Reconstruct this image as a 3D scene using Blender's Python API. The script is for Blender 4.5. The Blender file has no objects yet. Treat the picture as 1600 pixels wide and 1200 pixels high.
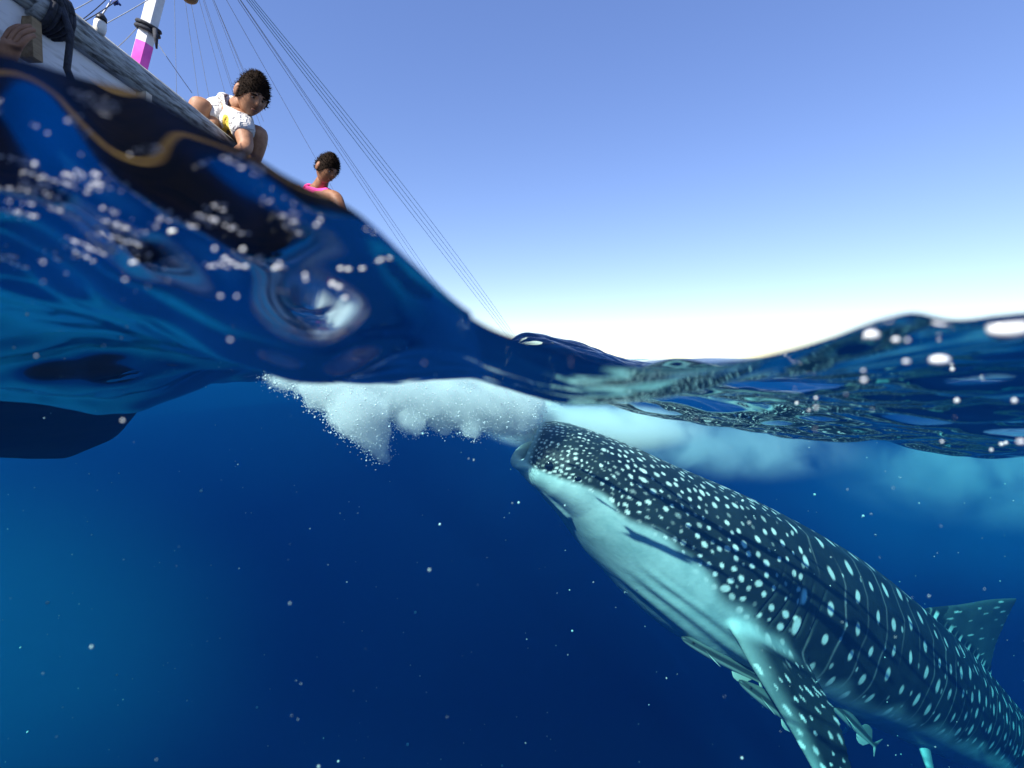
import bpy, bmesh, math, random
import numpy as np
from mathutils import Vector, Matrix, Quaternion
R = math.radians
SC = bpy.context.scene
COL = SC.collection
rng = np.random.default_rng(7)
random.seed(7)

# ------------------------------------------------------------------ camera
PITCH = math.atan(40 / 800)            # horizon a little above the middle of the picture
cam = bpy.data.cameras.new("camera")
cam.sensor_width = 36; cam.lens = 18; cam.clip_start = 0.01; cam.clip_end = 20000
cam.dof.use_dof = True; cam.dof.focus_distance = 2.3; cam.dof.aperture_fstop = 3.6
camo = bpy.data.objects.new("camera", cam); COL.objects.link(camo)
camo.location = (0, 0, 0); camo.rotation_euler = (math.pi / 2 - PITCH, 0, 0)
SC.camera = camo

# ------------------------------------------------------------------ sky, sun, exposure
SUN_TO = Vector((-0.47, -0.55, 0.70)).normalized()
sun_el = math.asin(SUN_TO.z); sun_az = math.atan2(SUN_TO.x, SUN_TO.y)
W = bpy.data.worlds.new("World"); SC.world = W; W.use_nodes = True
nt = W.node_tree
bg = nt.nodes["Background"]
sky = nt.nodes.new("ShaderNodeTexSky"); sky.sky_type = 'NISHITA'; sky.sun_disc = False
sky.sun_elevation = sun_el; sky.sun_rotation = sun_az
sky.air_density = 1.0; sky.dust_density = 0.0; sky.ozone_density = 4.0; sky.altitude = 0
hs_ = nt.nodes.new('ShaderNodeHueSaturation'); hs_.inputs['Saturation'].default_value = 1.27; hs_.inputs['Hue'].default_value = .521
gm_ = nt.nodes.new('ShaderNodeGamma'); gm_.inputs[1].default_value = .72
nt.links.new(sky.outputs[0], gm_.inputs[0]); nt.links.new(gm_.outputs[0], hs_.inputs['Color']); nt.links.new(hs_.outputs[0], bg.inputs[0]); bg.inputs[1].default_value = 0.15
sl = bpy.data.lights.new("sun", 'SUN'); sl.energy = 5.0; sl.angle = R(0.53); sl.color = (1.0, 0.95, 0.87)
so = bpy.data.objects.new("sun", sl); COL.objects.link(so)
so.rotation_euler = SUN_TO.to_track_quat('Z', 'Y').to_euler()
so.location = SUN_TO * 30
vs = SC.view_settings
vs.view_transform = 'Standard'; vs.look = 'None'; vs.exposure = 1.1; vs.gamma = 1; vs.use_curve_mapping = False
SC.render.engine = 'CYCLES'
cy = SC.cycles
cy.max_bounces = 10; cy.diffuse_bounces = 2; cy.glossy_bounces = 5; cy.transmission_bounces = 6
cy.transparent_max_bounces = 16; cy.volume_bounces = 3
cy.caustics_reflective = False; cy.caustics_refractive = False
cy.sample_clamp_indirect = 4.0; cy.sample_clamp_direct = 0.0
cy.use_denoising = True

# ------------------------------------------------------------------ helpers
def tag(o, label=None, cat=None, group=None, kind=None):
    for k, v in (("label", label), ("category", cat), ("group", group), ("kind", kind)):
        if v: o[k] = v
    return o

def mesh_obj(name, verts, faces, mat=None, parent=None, smooth=True):
    me = bpy.data.meshes.new(name)
    me.from_pydata([tuple(v) for v in verts], [], [tuple(f) for f in faces])
    me.update()
    if smooth: me.polygons.foreach_set("use_smooth", np.ones(len(me.polygons), bool))
    o = bpy.data.objects.new(name, me); COL.objects.link(o)
    if mat: me.materials.append(mat)
    if parent: o.parent = parent
    return o

def np_mesh(name, V, Q, mat=None, parent=None, smooth=True):
    """fast mesh from numpy arrays, Q (n,3) or (n,4)"""
    me = bpy.data.meshes.new(name)
    V = np.asarray(V, np.float32); Q = np.asarray(Q, np.int32)
    n, k = Q.shape
    me.vertices.add(len(V)); me.vertices.foreach_set("co", V.ravel())
    me.loops.add(n * k); me.loops.foreach_set("vertex_index", Q.ravel())
    me.polygons.add(n); me.polygons.foreach_set("loop_start", np.arange(0, n * k, k, dtype=np.int32))
    me.update(calc_edges=True); me.validate()
    if smooth: me.polygons.foreach_set("use_smooth", np.ones(len(me.polygons), bool))
    o = bpy.data.objects.new(name, me); COL.objects.link(o)
    if mat: me.materials.append(mat)
    if parent: o.parent = parent
    return o

def empty(name, loc=(0, 0, 0)):
    o = bpy.data.objects.new(name, None); COL.objects.link(o); o.location = loc
    return o

def mat_new(name):
    m = bpy.data.materials.new(name); m.use_nodes = True
    n = m.node_tree; n.nodes.clear()
    out = n.nodes.new("ShaderNodeOutputMaterial")
    return m, n, out

def N(n, t, **kw):
    x = n.nodes.new(t)
    for k, v in kw.items():
        if k in x.inputs: x.inputs[k].default_value = v
        else: setattr(x, k, v)
    return x

def ramp(n, fac, stops):
    r = n.nodes.new("ShaderNodeValToRGB")
    e = r.color_ramp.elements
    while len(e) < len(stops): e.new(0.5)
    for i, (p, c) in enumerate(stops):
        e[i].position = p; e[i].color = (*c, 1) if len(c) == 3 else c
    n.links.new(fac, r.inputs[0])
    return r.outputs[0]

def simple_mat(name, c1, c2=None, scale=8.0, rough=0.6, bump=0.0, detail=6.0, stretch=(1, 1, 1), spec=0.5, metal=0.0, lo=0.35, hi=0.65):
    m, n, out = mat_new(name)
    b = N(n, "ShaderNodeBsdfPrincipled", Roughness=rough, Metallic=metal)
    b.inputs["Specular IOR Level"].default_value = spec
    n.links.new(b.outputs[0], out.inputs[0])
    tc = N(n, "ShaderNodeTexCoord"); mp = N(n, "ShaderNodeMapping"); mp.inputs["Scale"].default_value = stretch
    n.links.new(tc.outputs["Object"], mp.inputs[0])
    no = N(n, "ShaderNodeTexNoise", Scale=scale, Detail=detail, Roughness=0.6)
    n.links.new(mp.outputs[0], no.inputs["Vector"])
    c = ramp(n, no.outputs[0], [(lo, c1), (hi, c2 or c1)])
    n.links.new(c, b.inputs["Base Color"])
    if bump:
        bp = N(n, "ShaderNodeBump", Strength=bump, Distance=0.01)
        n.links.new(no.outputs[0], bp.inputs["Height"]); n.links.new(bp.outputs[0], b.inputs["Normal"])
    return m

def P(px, py, y):
    """the point at distance y along the view axis' ground direction that the photograph's pixel (1600 x 1200) shows"""
    xc, zc = (px - 800) / 800, (600 - py) / 800
    yy = math.cos(PITCH) + math.sin(PITCH) * zc
    zz = -math.sin(PITCH) + math.cos(PITCH) * zc
    return Vector((xc / yy * y, y, zz / yy * y))

def smooth01(t):
    t = np.clip(t, 0, 1); return t * t * (3 - 2 * t)
# ------------------------------------------------------------------ the sea
Y0 = 0.25                                # where the water meets the housing's port
SEA = -0.12                              # mean level below the lens
def cubic(x, xs, ys):
    """smooth interpolation (piecewise hermite)"""
    xs = np.asarray(xs, float); ys = np.asarray(ys, float)
    m = np.gradient(ys, xs)
    i = np.clip(np.searchsorted(xs, x) - 1, 0, len(xs) - 2)
    h = xs[i + 1] - xs[i]; t = np.clip((x - xs[i]) / h, 0, 1)
    return ((2*t**3 - 3*t**2 + 1) * ys[i] + (t**3 - 2*t**2 + t) * h * m[i] + (-2*t**3 + 3*t**2) * ys[i+1] + (t**3 - t**2) * h * m[i+1])

_mp = [(0, 92), (120, 118), (200, 140), (300, 191), (430, 258), (560, 342), (640, 416), (740, 500), (850, 545), (960, 571), (1100, 577),
       (1200, 563), (1300, 536), (1380, 508), (1440, 497), (1520, 506), (1600, 500)]
_mx = [-4.0, -1.5, -0.6] + [P(a, b, Y0).x for a, b in _mp] + [0.45, 1.2, 4.0]
_mz = [-0.05, 0.06, 0.15] + [P(a, b, Y0).z for a, b in _mp] + [0.03, 0.0, -0.05]
_rw = []
_r = np.random.default_rng(11)
for lam, sl in ((0.9, .030), (0.62, .035), (0.41, .04), (0.27, .04), (0.19, .04), (0.135, .04), (0.095, .035), (0.066, .03), (0.047, .028), (0.033, .022), (0.024, .018)):
    for q in range(3):
        a = _r.normal(1.25, 0.62)         # travel mostly away from the lens: long crests lie across the view
        _rw.append((lam * _r.uniform(.8, 1.25), sl * _r.uniform(.6, 1.2), a, _r.uniform(0, 6.28)))

def sea_h(x, y, cell=None):
    x = np.asarray(x, float); y = np.asarray(y, float)
    m = cubic(x, _mx, _mz)
    T = cubic(np.clip(x, -6, 6), [-6, -3, -1.3, -.7, -.49, 0.0, .32, .65, 1.3, 3, 6], [-.11, -.11, -.078, -.050, .008, -.062, -.122, -.205, -.285, -.22, -.12])
    L = cubic(np.clip(x, -.6, .6), [-.6, -.25, -.12, -.03, .05, .3, .6], [.40, .40, .42, .5, .6, .75, .75])
    d = np.maximum(y - Y0, 0)
    E_ = 1.0 + .15 * smooth01((x + .16) / .2)
    FA = cubic(np.clip(x, -1.4, .06), [-1.4, -.7, -.30, -.16, -.08, -.02, .06], [.3, .8, .98, .94, .50, .08, 0.0])   # share of the steep back of the near crest
    near = T + (m - T) * ((1 - FA) * np.exp(-(d / L) ** E_) + FA * np.exp(-d / .082))
    w = smooth01((y - 1.35) / 1.3)
    far = SEA + 0.0 * x
    for lam, am, a, ph in ((7.3, .05, 1.3, .4), (4.1, .035, .7, 2.2), (2.6, .028, 1.9, 4.0), (1.7, .018, 1.1, 1.2)):
        far = far + am * np.sin(2*math.pi/lam * (np.cos(a) * x + np.sin(a) * y) + ph) * np.minimum(1, 60 / (y + 1))
    # the one wave that stands up beyond the trough
    hx = x - (0.10 + 0.0 * y); s = np.where(hx < 0, .27, .62)
    far = far + (0.335) * np.exp(-(hx / s) ** 2) * np.exp(-((y - 3.1) / .55) ** 2)
    far = far + (0.10) * np.exp(-((x - 1.0) / .5) ** 2) * np.exp(-((y - 3.9) / .5) ** 2)
    h = near * (1 - w) + far * w
    # ripples, quiet against the port
    g = .25 + .75 * smooth01((x + .04) / .08) * smooth01(d / .05) + 1.9 * smooth01(d / .45)
    g = g * (1 - .45 * smooth01((y - 2.2) / 2))
    g = g * np.interp(x, [-.6, -.1, .1, .3], [1.25, 1.0, 1.0, 1.3]) + 3.6 * np.exp(-((d - .06) / .09) ** 2) * smooth01((-.06 - x) / .08)
    rip = 0
    for lam, sl, a, ph in _rw:
        amp = sl * lam / (2 * math.pi)
        if cell is not None: amp = amp * np.clip(lam / (3.2 * cell) - 1, 0, 1)
        # slow bending of the crests so that no pattern repeats
        ph2 = ph + 1.4 * np.sin(x * (1.1 + lam) + ph * 3) + 1.2 * np.sin(y * (1.6 + lam * .7) + ph * 5)
        env = .55 + .45 * np.sin(x * 2.3 / (lam + .25) * .35 + y * .9 + ph * 2)
        rip = rip + amp * env * np.sin(2*math.pi/lam * (np.cos(a) * x + np.sin(a) * y) + ph2)
    h = h + rip * g
    # lumps on the back of the near crest
    cz = np.exp(-((d - .07) / .10) ** 2) * smooth01((-.05 - x) / .08)
    for lam, sl, a, ph in ((.062, .46, 1.50, .3), (.040, .40, 1.75, 1.9), (.085, .24, .9, 4.1), (.052, .26, 2.2, 2.7), (.030, .30, 1.3, 5.2)):
        h = h + cz * sl * lam / 6.283 * np.sin(6.283 / lam * (np.cos(a) * x + np.sin(a) * y) + ph + 1.2 * np.sin(x * 17 + ph))
    # meniscus climbing the port
    h = h + .0035 * np.exp(-d / .005)
    return h

# sea surface material: clear water, mirror beyond the critical angle (Fresnel, no bending, so that sunlight passes)
m_sea, n, out = mat_new("sea_water")
fr = N(n, "ShaderNodeFresnel", IOR=1.10)
tr = N(n, "ShaderNodeBsdfTransparent"); gl = N(n, "ShaderNodeBsdfGlossy", Roughness=0.02)
tr.inputs[0].default_value = (.97, .99, 1, 1)
mx = N(n, "ShaderNodeMixShader")
n.links.new(fr.outputs[0], mx.inputs[0]); n.links.new(tr.outputs[0], mx.inputs[1]); n.links.new(gl.outputs[0], mx.inputs[2])
n.links.new(mx.outputs[0], out.inputs[0])
m_crest, n, out = mat_new("sea_water_near")
gs = N(n, "ShaderNodeBsdfGlass", IOR=1.33, Roughness=0.0)
n.links.new(gs.outputs[0], out.inputs[0])

def build_sea():
    nu, nv = 560, 620
    # rows: dense near the port, wide towards the horizon
    t = np.linspace(0, 1, nv)
    ys = Y0 + 0.0012 * np.expm1(t * 9.2) / 9.2 + 2.4 * t**1.6
    far = np.geomspace(ys[-1] * 1.02, 9000, 90)
    ys = np.concatenate([[Y0, Y0 + .001, Y0 + .002, Y0 + .0035, Y0 + .005, Y0 + .008], ys[ys > Y0 + .0085], far])
    u = np.linspace(-1, 1, nu)
    us = np.sinh(u * 3.2) / math.sinh(3.2)
    X = us[None, :] * (3.2 + 2.6 * ys[:, None]); Y = np.repeat(ys[:, None], nu, 1)
    cx = np.gradient(X, axis=1); cyy = np.gradient(Y, axis=0)
    Z = sea_h(X, Y, np.maximum(cx * .8, cyy * .6))
    V = np.stack([X, Y, Z], -1).reshape(-1, 3)
    a = np.arange(len(ys) * nu).reshape(len(ys), nu)
    Q = np.stack([a[:-1, :-1], a[:-1, 1:], a[1:, 1:], a[1:, :-1]], -1).reshape(-1, 4)
    c = V[Q].mean(1)
    near = ((c[:, 1] < Y0 + .30) & (c[:, 0] < -.02) & (c[:, 0] > -1.2))
    # the rest of the sea behind the lens
    b = len(V)
    ex = np.array([[-9000, -9000, SEA], [9000, -9000, SEA], [9000, -1.6, SEA], [-9000, -1.6, SEA],
                   [-9000, -1.6, SEA], [-3.8, -1.6, SEA], [-3.8, Y0, SEA], [-9000, Y0, SEA],
                   [3.8, -1.6, SEA], [9000, -1.6, SEA], [9000, Y0, SEA], [3.8, Y0, SEA]], float)
    V = np.concatenate([V, ex]); Q = np.concatenate([Q, [[b, b+1, b+2, b+3], [b+4, b+5, b+6, b+7], [b+8, b+9, b+10, b+11]]])
    o = np_mesh("sea", V, Q, m_sea)
    o.data.materials.append(m_crest)
    mi = np.zeros(len(Q), np.int32); mi[:len(near)] = near
    o.data.polygons.foreach_set("material_index", mi)
    tag(o, kind="structure")
build_sea()

# ------------------------------------------------------------------ the body of water: absorbing and scattering blue
m_haze, n, out = mat_new("blue_water")
SIG_S = (0.0003, 0.0046, 0.021); SIG_A = (0.40, 0.084, 0.064)
def vol_pair(n, out, ss, sa):
    ds = max(ss); da = max(sa) * 1.0
    vsn = N(n, "ShaderNodeVolumeScatter", Density=ds, Anisotropy=0.1); vsn.inputs[0].default_value = (*[q / ds for q in ss], 1)
    van = N(n, "ShaderNodeVolumeAbsorption", Density=da); van.inputs[0].default_value = (*[1 - q / da for q in sa], 1)
    ad = N(n, "ShaderNodeAddShader"); n.links.new(vsn.outputs[0], ad.inputs[0]); n.links.new(van.outputs[0], ad.inputs[1])
    n.links.new(ad.outputs[0], out.inputs["Volume"])
vol_pair(n, out, SIG_S, SIG_A)

def build_haze():
    xs = np.unique(np.round(np.concatenate([np.linspace(-.5, .5, 121), np.linspace(-4, 4, 161), np.geomspace(4.3, 150, 24), -np.geomspace(4.3, 150, 24)]), 5))
    ys = np.unique(np.round(np.concatenate([[-150, -60, -20, -6, -1.6, Y0, Y0+.004], Y0 + .02 + 4 * np.linspace(0, 1, 150)**1.7, np.geomspace(4.4, 150, 24)]), 5))
    nx, ny = len(xs), len(ys)
    X, Y = np.meshgrid(xs, ys)
    Z = sea_h(X, Y, np.maximum(np.gradient(X, axis=1), np.gradient(Y, axis=0))) - .004
    Z = np.where(Y < Y0 - 1e-6, SEA - .004, Z)
    keep = np.ones((ny - 1, nx - 1), bool)
    xc = (xs[:-1] + xs[1:]) / 2; yc = (ys[:-1] + ys[1:]) / 2
    keep[np.ix_((yc > -1.6) & (yc < Y0), (xc > -3.9) & (xc < 3.9))] = False
    top = np.stack([X, Y, Z], -1).reshape(-1, 3); bot = top.copy(); bot[:, 2] = -45
    V = np.concatenate([top, bot]); nb = nx * ny
    a = np.arange(nb).reshape(ny, nx)
    F = []
    q = np.stack([a[:-1, :-1], a[:-1, 1:], a[1:, 1:], a[1:, :-1]], -1)[keep]
    F.append(q); F.append(q[:, ::-1] + nb)
    kp = np.pad(keep, 1)
    for (dy, dx, i0, i1) in ((-1, 0, 0, 1), (0, 1, 1, 2), (1, 0, 2, 3), (0, -1, 3, 0)):
        nbk = kp[1 + dy: 1 + dy + ny - 1, 1 + dx: 1 + dx + nx - 1]
        e = np.stack([a[:-1, :-1], a[:-1, 1:], a[1:, 1:], a[1:, :-1]], -1)[keep & ~nbk]
        F.append(np.stack([e[:, i0], e[:, i0] + nb, e[:, i1] + nb, e[:, i1]], -1))
    # water under the housing
    x0, x1, y0, y1, z0, z1 = -3.885, 3.885, -1.595, Y0 - .003, -45, -1.6
    b = len(V)
    V = np.concatenate([V, [[x0,y0,z0],[x1,y0,z0],[x1,y1,z0],[x0,y1,z0],[x0,y0,z1],[x1,y0,z1],[x1,y1,z1],[x0,y1,z1]]])
    F.append(b + np.array([[0,3,2,1],[4,5,6,7],[0,1,5,4],[1,2,6,5],[2,3,7,6],[3,0,4,7]]))
    o = np_mesh("haze", V, np.concatenate(F), m_haze, smooth=False)
    tag(o, kind="stuff", label="clear deep blue water all round below the waves", cat="water")
build_haze()

# a murkier layer of drifting feed and fine bubbles in the top metre
def build_murk():
    xs = np.unique(np.round(np.concatenate([np.linspace(-4, 4, 81), np.geomspace(4.4, 149, 18), -np.geomspace(4.4, 149, 18)]), 5))
    ys = np.unique(np.round(np.concatenate([Y0 + .03 + 4 * np.linspace(0, 1, 60)**1.7, np.geomspace(4.6, 149, 18)]), 5))
    X, Y = np.meshgrid(xs, ys); ny, nx = X.shape
    Z = sea_h(X, Y, np.maximum(np.gradient(X, axis=1), np.gradient(Y, axis=0))) - .01
    top = np.stack([X, Y, Z], -1).reshape(-1, 3); bot = top.copy(); bot[:, 2] = -1.0 + .12 * np.sin(X.ravel() * 1.3 + 1) + .1 * np.sin(Y.ravel() * .9)
    V = np.concatenate([top, bot]); nb = nx * ny; a = np.arange(nb).reshape(ny, nx)
    q = np.stack([a[:-1, :-1], a[:-1, 1:], a[1:, 1:], a[1:, :-1]], -1).reshape(-1, 4)
    F = [q, q[:, ::-1] + nb]
    for e in (a[0, :], a[::-1, 0], a[-1, ::-1], a[:, -1]):
        F.append(np.stack([e[:-1], e[:-1] + nb, e[1:] + nb, e[1:]], -1))
    m, n, out = mat_new("murky_water"); vol_pair(n, out, MURK_S, MURK_A)
    o = np_mesh("surface_haze", V, np.concatenate(F), m, smooth=False)
    tag(o, kind="stuff", label="slightly milky layer of water close under the waves", cat="water")
MURK_S = (0.0016, 0.0095, 0.025); MURK_A = (0.02, 0.012, 0.01)
build_murk()
# ------------------------------------------------------------------ the whale shark
# stations of its spine: pixel of the middle, distance, half height in pixels, half width in metres
_ST = [(829, 697, 1.974, 37, .21), (852, 706, 1.968, 50, .255), (920, 748, 2.0, 75, .315), (1002, 811, 2.06, 101, .36), (1080, 863, 2.13, 118, .385),
       (1170, 911, 2.22, 121, .375), (1265, 963, 2.36, 119, .345), (1368, 1022, 2.57, 103, .31), (1450, 1076, 2.8, 88, .265),
       (1530, 1134, 3.05, 66, .215), (1604, 1186, 3.3, 50, .16), (1690, 1245, 3.65, 34, .11), (1760, 1296, 4.0, 22, .075), (1830, 1340, 4.4, 12, .05)]
S_P = np.array([P(a, b, c) for a, b, c, d, e in _ST])
S_H = np.array([d / 800 * c for a, b, c, d, e in _ST]); S_W = np.array([e for *_, e in _ST])
S_L = np.concatenate([[0], np.cumsum(np.linalg.norm(np.diff(S_P, axis=0), axis=1))])
def spine(s):
    p = np.stack([cubic(s, S_L, S_P[:, k]) for k in range(3)], -1)
    e = .01
    t = np.stack([cubic(np.clip(s + e, 0, S_L[-1]), S_L, S_P[:, k]) - cubic(np.clip(s - e, 0, S_L[-1]), S_L, S_P[:, k]) for k in range(3)], -1)
    t /= np.linalg.norm(t, axis=-1, keepdims=True)
    side = np.cross(t, [0, 0, 1.0]); side /= np.linalg.norm(side, axis=-1, keepdims=True)   # points to the camera's side or away
    side = np.where((side[..., 1:2] > 0), -side, side)
    up = np.cross(side, t); up = np.where(up[..., 2:3] < 0, -up, up)
    return p, t, up, side, cubic(s, S_L, S_H), cubic(s, S_L, S_W)

def section(th, s01, hh, hw):
    """cross-section point (side, up) at angle th (0 = flank near side, 90 deg = back); broad flat back at the head, rounder further aft"""
    c, sn = np.cos(th), np.sin(th)
    e = np.interp(s01, [0, .25, .5, 1], [.72, .82, .95, 1.0])
    x = np.sign(c) * np.abs(c) ** e * hw
    z = np.sign(sn) * np.abs(sn) ** np.where(sn < 0, e, 1.0) * hh
    # head: the back is flatter and the throat fuller
    return x, z

def loft_closed(rings):
    """rings (m, k, 3) -> verts, faces with end caps"""
    m, k = rings.shape[:2]
    V = rings.reshape(-1, 3); F = []
    a = np.arange(m * k).reshape(m, k)
    for i in range(m - 1):
        for j in range(k):
            F.append((a[i, j], a[i, (j + 1) % k], a[i + 1, (j + 1) % k], a[i + 1, j]))
    c0 = len(V); V = np.concatenate([V, [rings[0].mean(0)], [rings[-1].mean(0)]])
    for j in range(k):
        F.append((c0, a[0, (j + 1) % k], a[0, j])); F.append((c0 + 1, a[-1, j], a[-1, (j + 1) % k]))
    return V, F

def fin_loft(lead, trail, thick, k=20):
    """lead, trail: lists of points root to tip; a fin with a rounded leading and a thin trailing edge"""
    lead = np.array(lead, float); trail = np.array(trail, float)
    m = 36; u = np.linspace(0, 1, len(lead)); uu = np.linspace(0, 1, m)
    L = np.stack([cubic(uu, u, lead[:, q]) for q in range(3)], -1); T = np.stack([cubic(uu, u, trail[:, q]) for q in range(3)], -1)
    mid = (L + T) / 2
    span = np.gradient(mid, axis=0); ch = T - L
    nn = np.cross(span, ch); nn /= np.linalg.norm(nn, axis=1, keepdims=True) + 1e-9
    th = np.interp(uu, np.linspace(0, 1, len(thick)), thick)
    rings = []
    for i in range(m):
        r = []
        for j in range(k):
            a = 2 * math.pi * j / k
            f = (1 - math.cos(a)) / 2
            prof = math.sin(a) * (1 - f) ** .35 * (.35 + .65 * (1 - f) ** .4) if 0 < f < 1 else 0
            r.append(L[i] + ch[i] * f + nn[i] * th[i] * prof)
        rings.append(r)
    return loft_closed(np.array(rings)), L, T

# paired and unpaired fins, root inside the body, tip outside
PECT_L = [P(1108, 905, 1.95), P(1126, 948, 1.78), P(1168, 1030, 1.71), P(1228, 1130, 1.70), P(1268, 1200, 1.68), P(1322, 1290, 1.62), P(1385, 1345, 1.60)]
PECT_T = [P(1240, 950, 2.02), P(1256, 1012, 1.88), P(1284, 1072, 1.82), P(1314, 1124, 1.77), P(1334, 1200, 1.73), P(1362, 1285, 1.65), P(1392, 1345, 1.605)]
def mirror_side(pts):
    """the same fin on the far flank"""
    out = []
    for p in pts:
        i = np.argmin(((SP_ - np.array(p)) ** 2).sum(1)); c = SP_[i]; sd = SSIDE_[i]
        d = np.array(p) - c; out.append(c + d - 2 * sd * d.dot(sd))
    return out
_s = np.linspace(0, S_L[-1], 600)
SP_, ST_, SUP_, SSIDE_, SHH_, SHW_ = spine(_s)
def on_body(s, a, b, c=0):
    """a metres along up from the middle, b along side, c along the spine"""
    p, t, up, sd, hh, hw = (q[0] for q in spine(np.array([s])))
    return p + up * a + sd * b + t * c

def nearest_s(px, py):
    best, bi = 1e9, 0
    for i in range(0, 600, 2):
        v = SP_[i]; zc = v[2]; 
        x = 800 + 800 * v[0] / (v[1] * math.cos(PITCH) - v[2] * math.sin(PITCH)); y = 600 - 800 * (v[2] * math.cos(PITCH) + v[1] * math.sin(PITCH)) / (v[1] * math.cos(PITCH) - v[2] * math.sin(PITCH))
        d = (x - px) ** 2 + (y - py) ** 2
        if d < best: best, bi = d, i
    return _s[bi]

def build_shark():
    parts = []
    K = 72; M = 150
    s = np.linspace(0, S_L[-1], M)
    p, t, up, sd, hh, hw = spine(s)
    th = np.linspace(0, 2 * math.pi, K, endpoint=False)
    rings = []
    for i in range(M):
        x, z = section(th, s[i] / S_L[-1], hh[i], hw[i])
        rings.append(p[i] + sd[i] * x[:, None] + up[i] * z[:, None])
    rings = np.array(rings)
    # mouth: blunt upper jaw, lips rounded over, the cavity drawn back into the head
    pre = []
    p0, t0, u0, d0 = p[0], t[0], up[0], sd[0]
    for sc, back in ((.35, .045), (.60, .034), (.78, .018), (.90, .002), (.97, -.004)):
        x, z = section(th, 0, hh[0] * sc, hw[0] * sc)
        pre.append(p0 + d0 * x[:, None] + u0 * z[:, None] + t0 * back)
    rings = np.concatenate([np.array(pre), rings])
    parts.append(loft_closed(rings))
    # lower jaw: a broad scoop below and in front of the upper one
    jp = []
    for a in np.linspace(-1, 1, 27):
        w = math.sin(a * math.pi / 2); f = math.cos(a * math.pi / 2)
        jp.append(on_body(.02, -hh[0] * (.30 + .32 * f), hw[0] * .97 * w) + np.array(P(808, 714, 1.955) - P(829, 722, 1.95)) * (f ** .6) * .80 - t0 * .002)
    jp = np.array(jp); jr = []
    tt = np.gradient(jp, axis=0); tt /= np.linalg.norm(tt, axis=1, keepdims=True)
    for i in range(len(jp)):
        f = math.cos(np.linspace(-1, 1, 27)[i] * math.pi / 2)
        r = .019 + .007 * f
        a1 = np.cross(tt[i], u0); a1 /= np.linalg.norm(a1); a2 = np.cross(a1, tt[i])
        jr.append([jp[i] + a1 * r * math.cos(q) * 1.15 + a2 * r * .95 * math.sin(q) for q in np.linspace(0, 2 * math.pi, 16, endpoint=False)])
    parts.append(loft_closed(np.array(jr)))
    # floor of the lower jaw joining the throat
    fl = []
    for q, (ss, dep, wd) in enumerate(((-.022, .9, .42), (.0, .95, .74), (.05, .98, .9), (.13, .96, .93), (.26, .9, .9))):
        x, z = section(th, 0, hh[0] * .22, hw[0] * wd)
        c = on_body(max(ss, 0), -hh[0] * .72 - max(ss, 0) * .22, 0) + t0 * min(ss, 0)
        fl.append(c + d0 * x[:, None] + u0 * z[:, None])
    parts.append(loft_closed(np.array(fl)))
    # pectorals
    (pv, pL, pT) = fin_loft(PECT_L, PECT_T, [.05, .042, .034, .028, .022, .014, .006]); parts.append(pv)
    fold = lambda pts: [np.array(q) + (ST_[220] * .55 + SUP_[220] * .35) * (k / 6) ** 1.0 for k, q in enumerate(mirror_side(pts))]
    (pv2, pL2, pT2) = fin_loft(fold(PECT_L), fold(PECT_T), [.05, .042, .034, .028, .022, .014, .006]); parts.append(pv2)
    # first dorsal
    yd = 2.66
    dl = [P(1395, 965, 2.62), P(1445, 950, 2.66), P(1500, 944, 2.72), P(1550, 936, 2.79), P(1588, 934, 2.85)]
    dt = [P(1555, 1120, 2.98), P(1550, 1062, 2.95), P(1556, 1015, 2.93), P(1573, 972, 2.90), P(1589, 938, 2.862)]
    (dv, dL, dT) = fin_loft(dl, dt, [.055, .04, .03, .02, .006]); parts.append(dv)
    # second dorsal, pelvic and anal fins, tail
    sa = nearest_s(1420, 1060)
    def small_fin(s, a0, b0, reach, back, chord, th0):
        pp, t_, u_, d_, h_, w_ = (q[0] for q in spine(np.array([s])))
        dirn = (u_ * a0 + d_ * b0); dirn /= np.linalg.norm(dirn)
        root = pp + dirn * (h_ if abs(a0) > .9 else (h_ + w_) / 2) * .6
        ld = [root + dirn * reach * q + t_ * back * q ** 1.2 for q in (0, .35, .7, 1)]
        tl = [root + dirn * reach * q + t_ * (back * q ** 1.2 + chord * (1 - q) ** .8 + .006) for q in (0, .35, .7, 1)]
        return fin_loft(ld, tl, [th0, th0 * .8, th0 * .5, th0 * .2])
    sp = nearest_s(1405, 1050)
    for b in (.5, -.5):
        v, *_ = small_fin(sp, -1, b, .34, .16, .20, .03); parts.append(v)
    v, *_ = small_fin(S_L[-1] * .80, 1, 0, .30, .15, .17, .02); parts.append(v)
    v, *_ = small_fin(S_L[-1] * .80, -1, 0, .28, .14, .16, .02); parts.append(v)
    e = S_P[-1]; tt_ = ST_[-1]; uu_ = SUP_[-1]
    parts.append(fin_loft([e - tt_ * .35, e - tt_ * .05 + uu_ * .2, e + tt_ * .25 + uu_ * .5, e + tt_ * .6 + uu_ * .85], [e + tt_ * .02, e + tt_ * .2 + uu_ * .12, e + tt_ * .42 + uu_ * .45, e + tt_ * .61 + uu_ * .83], [.05, .03, .02, .006])[0])
    parts.append(fin_loft([e - tt_ * .3, e - tt_ * .08 - uu_ * .12, e + tt_ * .08 - uu_ * .3, e + tt_ * .25 - uu_ * .45], [e + tt_ * .02, e + tt_ * .1 - uu_ * .1, e + tt_ * .17 - uu_ * .28, e + tt_ * .26 - uu_ * .44], [.05, .03, .02, .006])[0])
    V = []; F = []; b = 0
    for v, f in parts:
        V.append(np.asarray(v)); F += [tuple(int(q) + b for q in ff) for ff in f]; b += len(v)
    tmp = mesh_obj("tmp_shark", np.concatenate(V), F)
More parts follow.
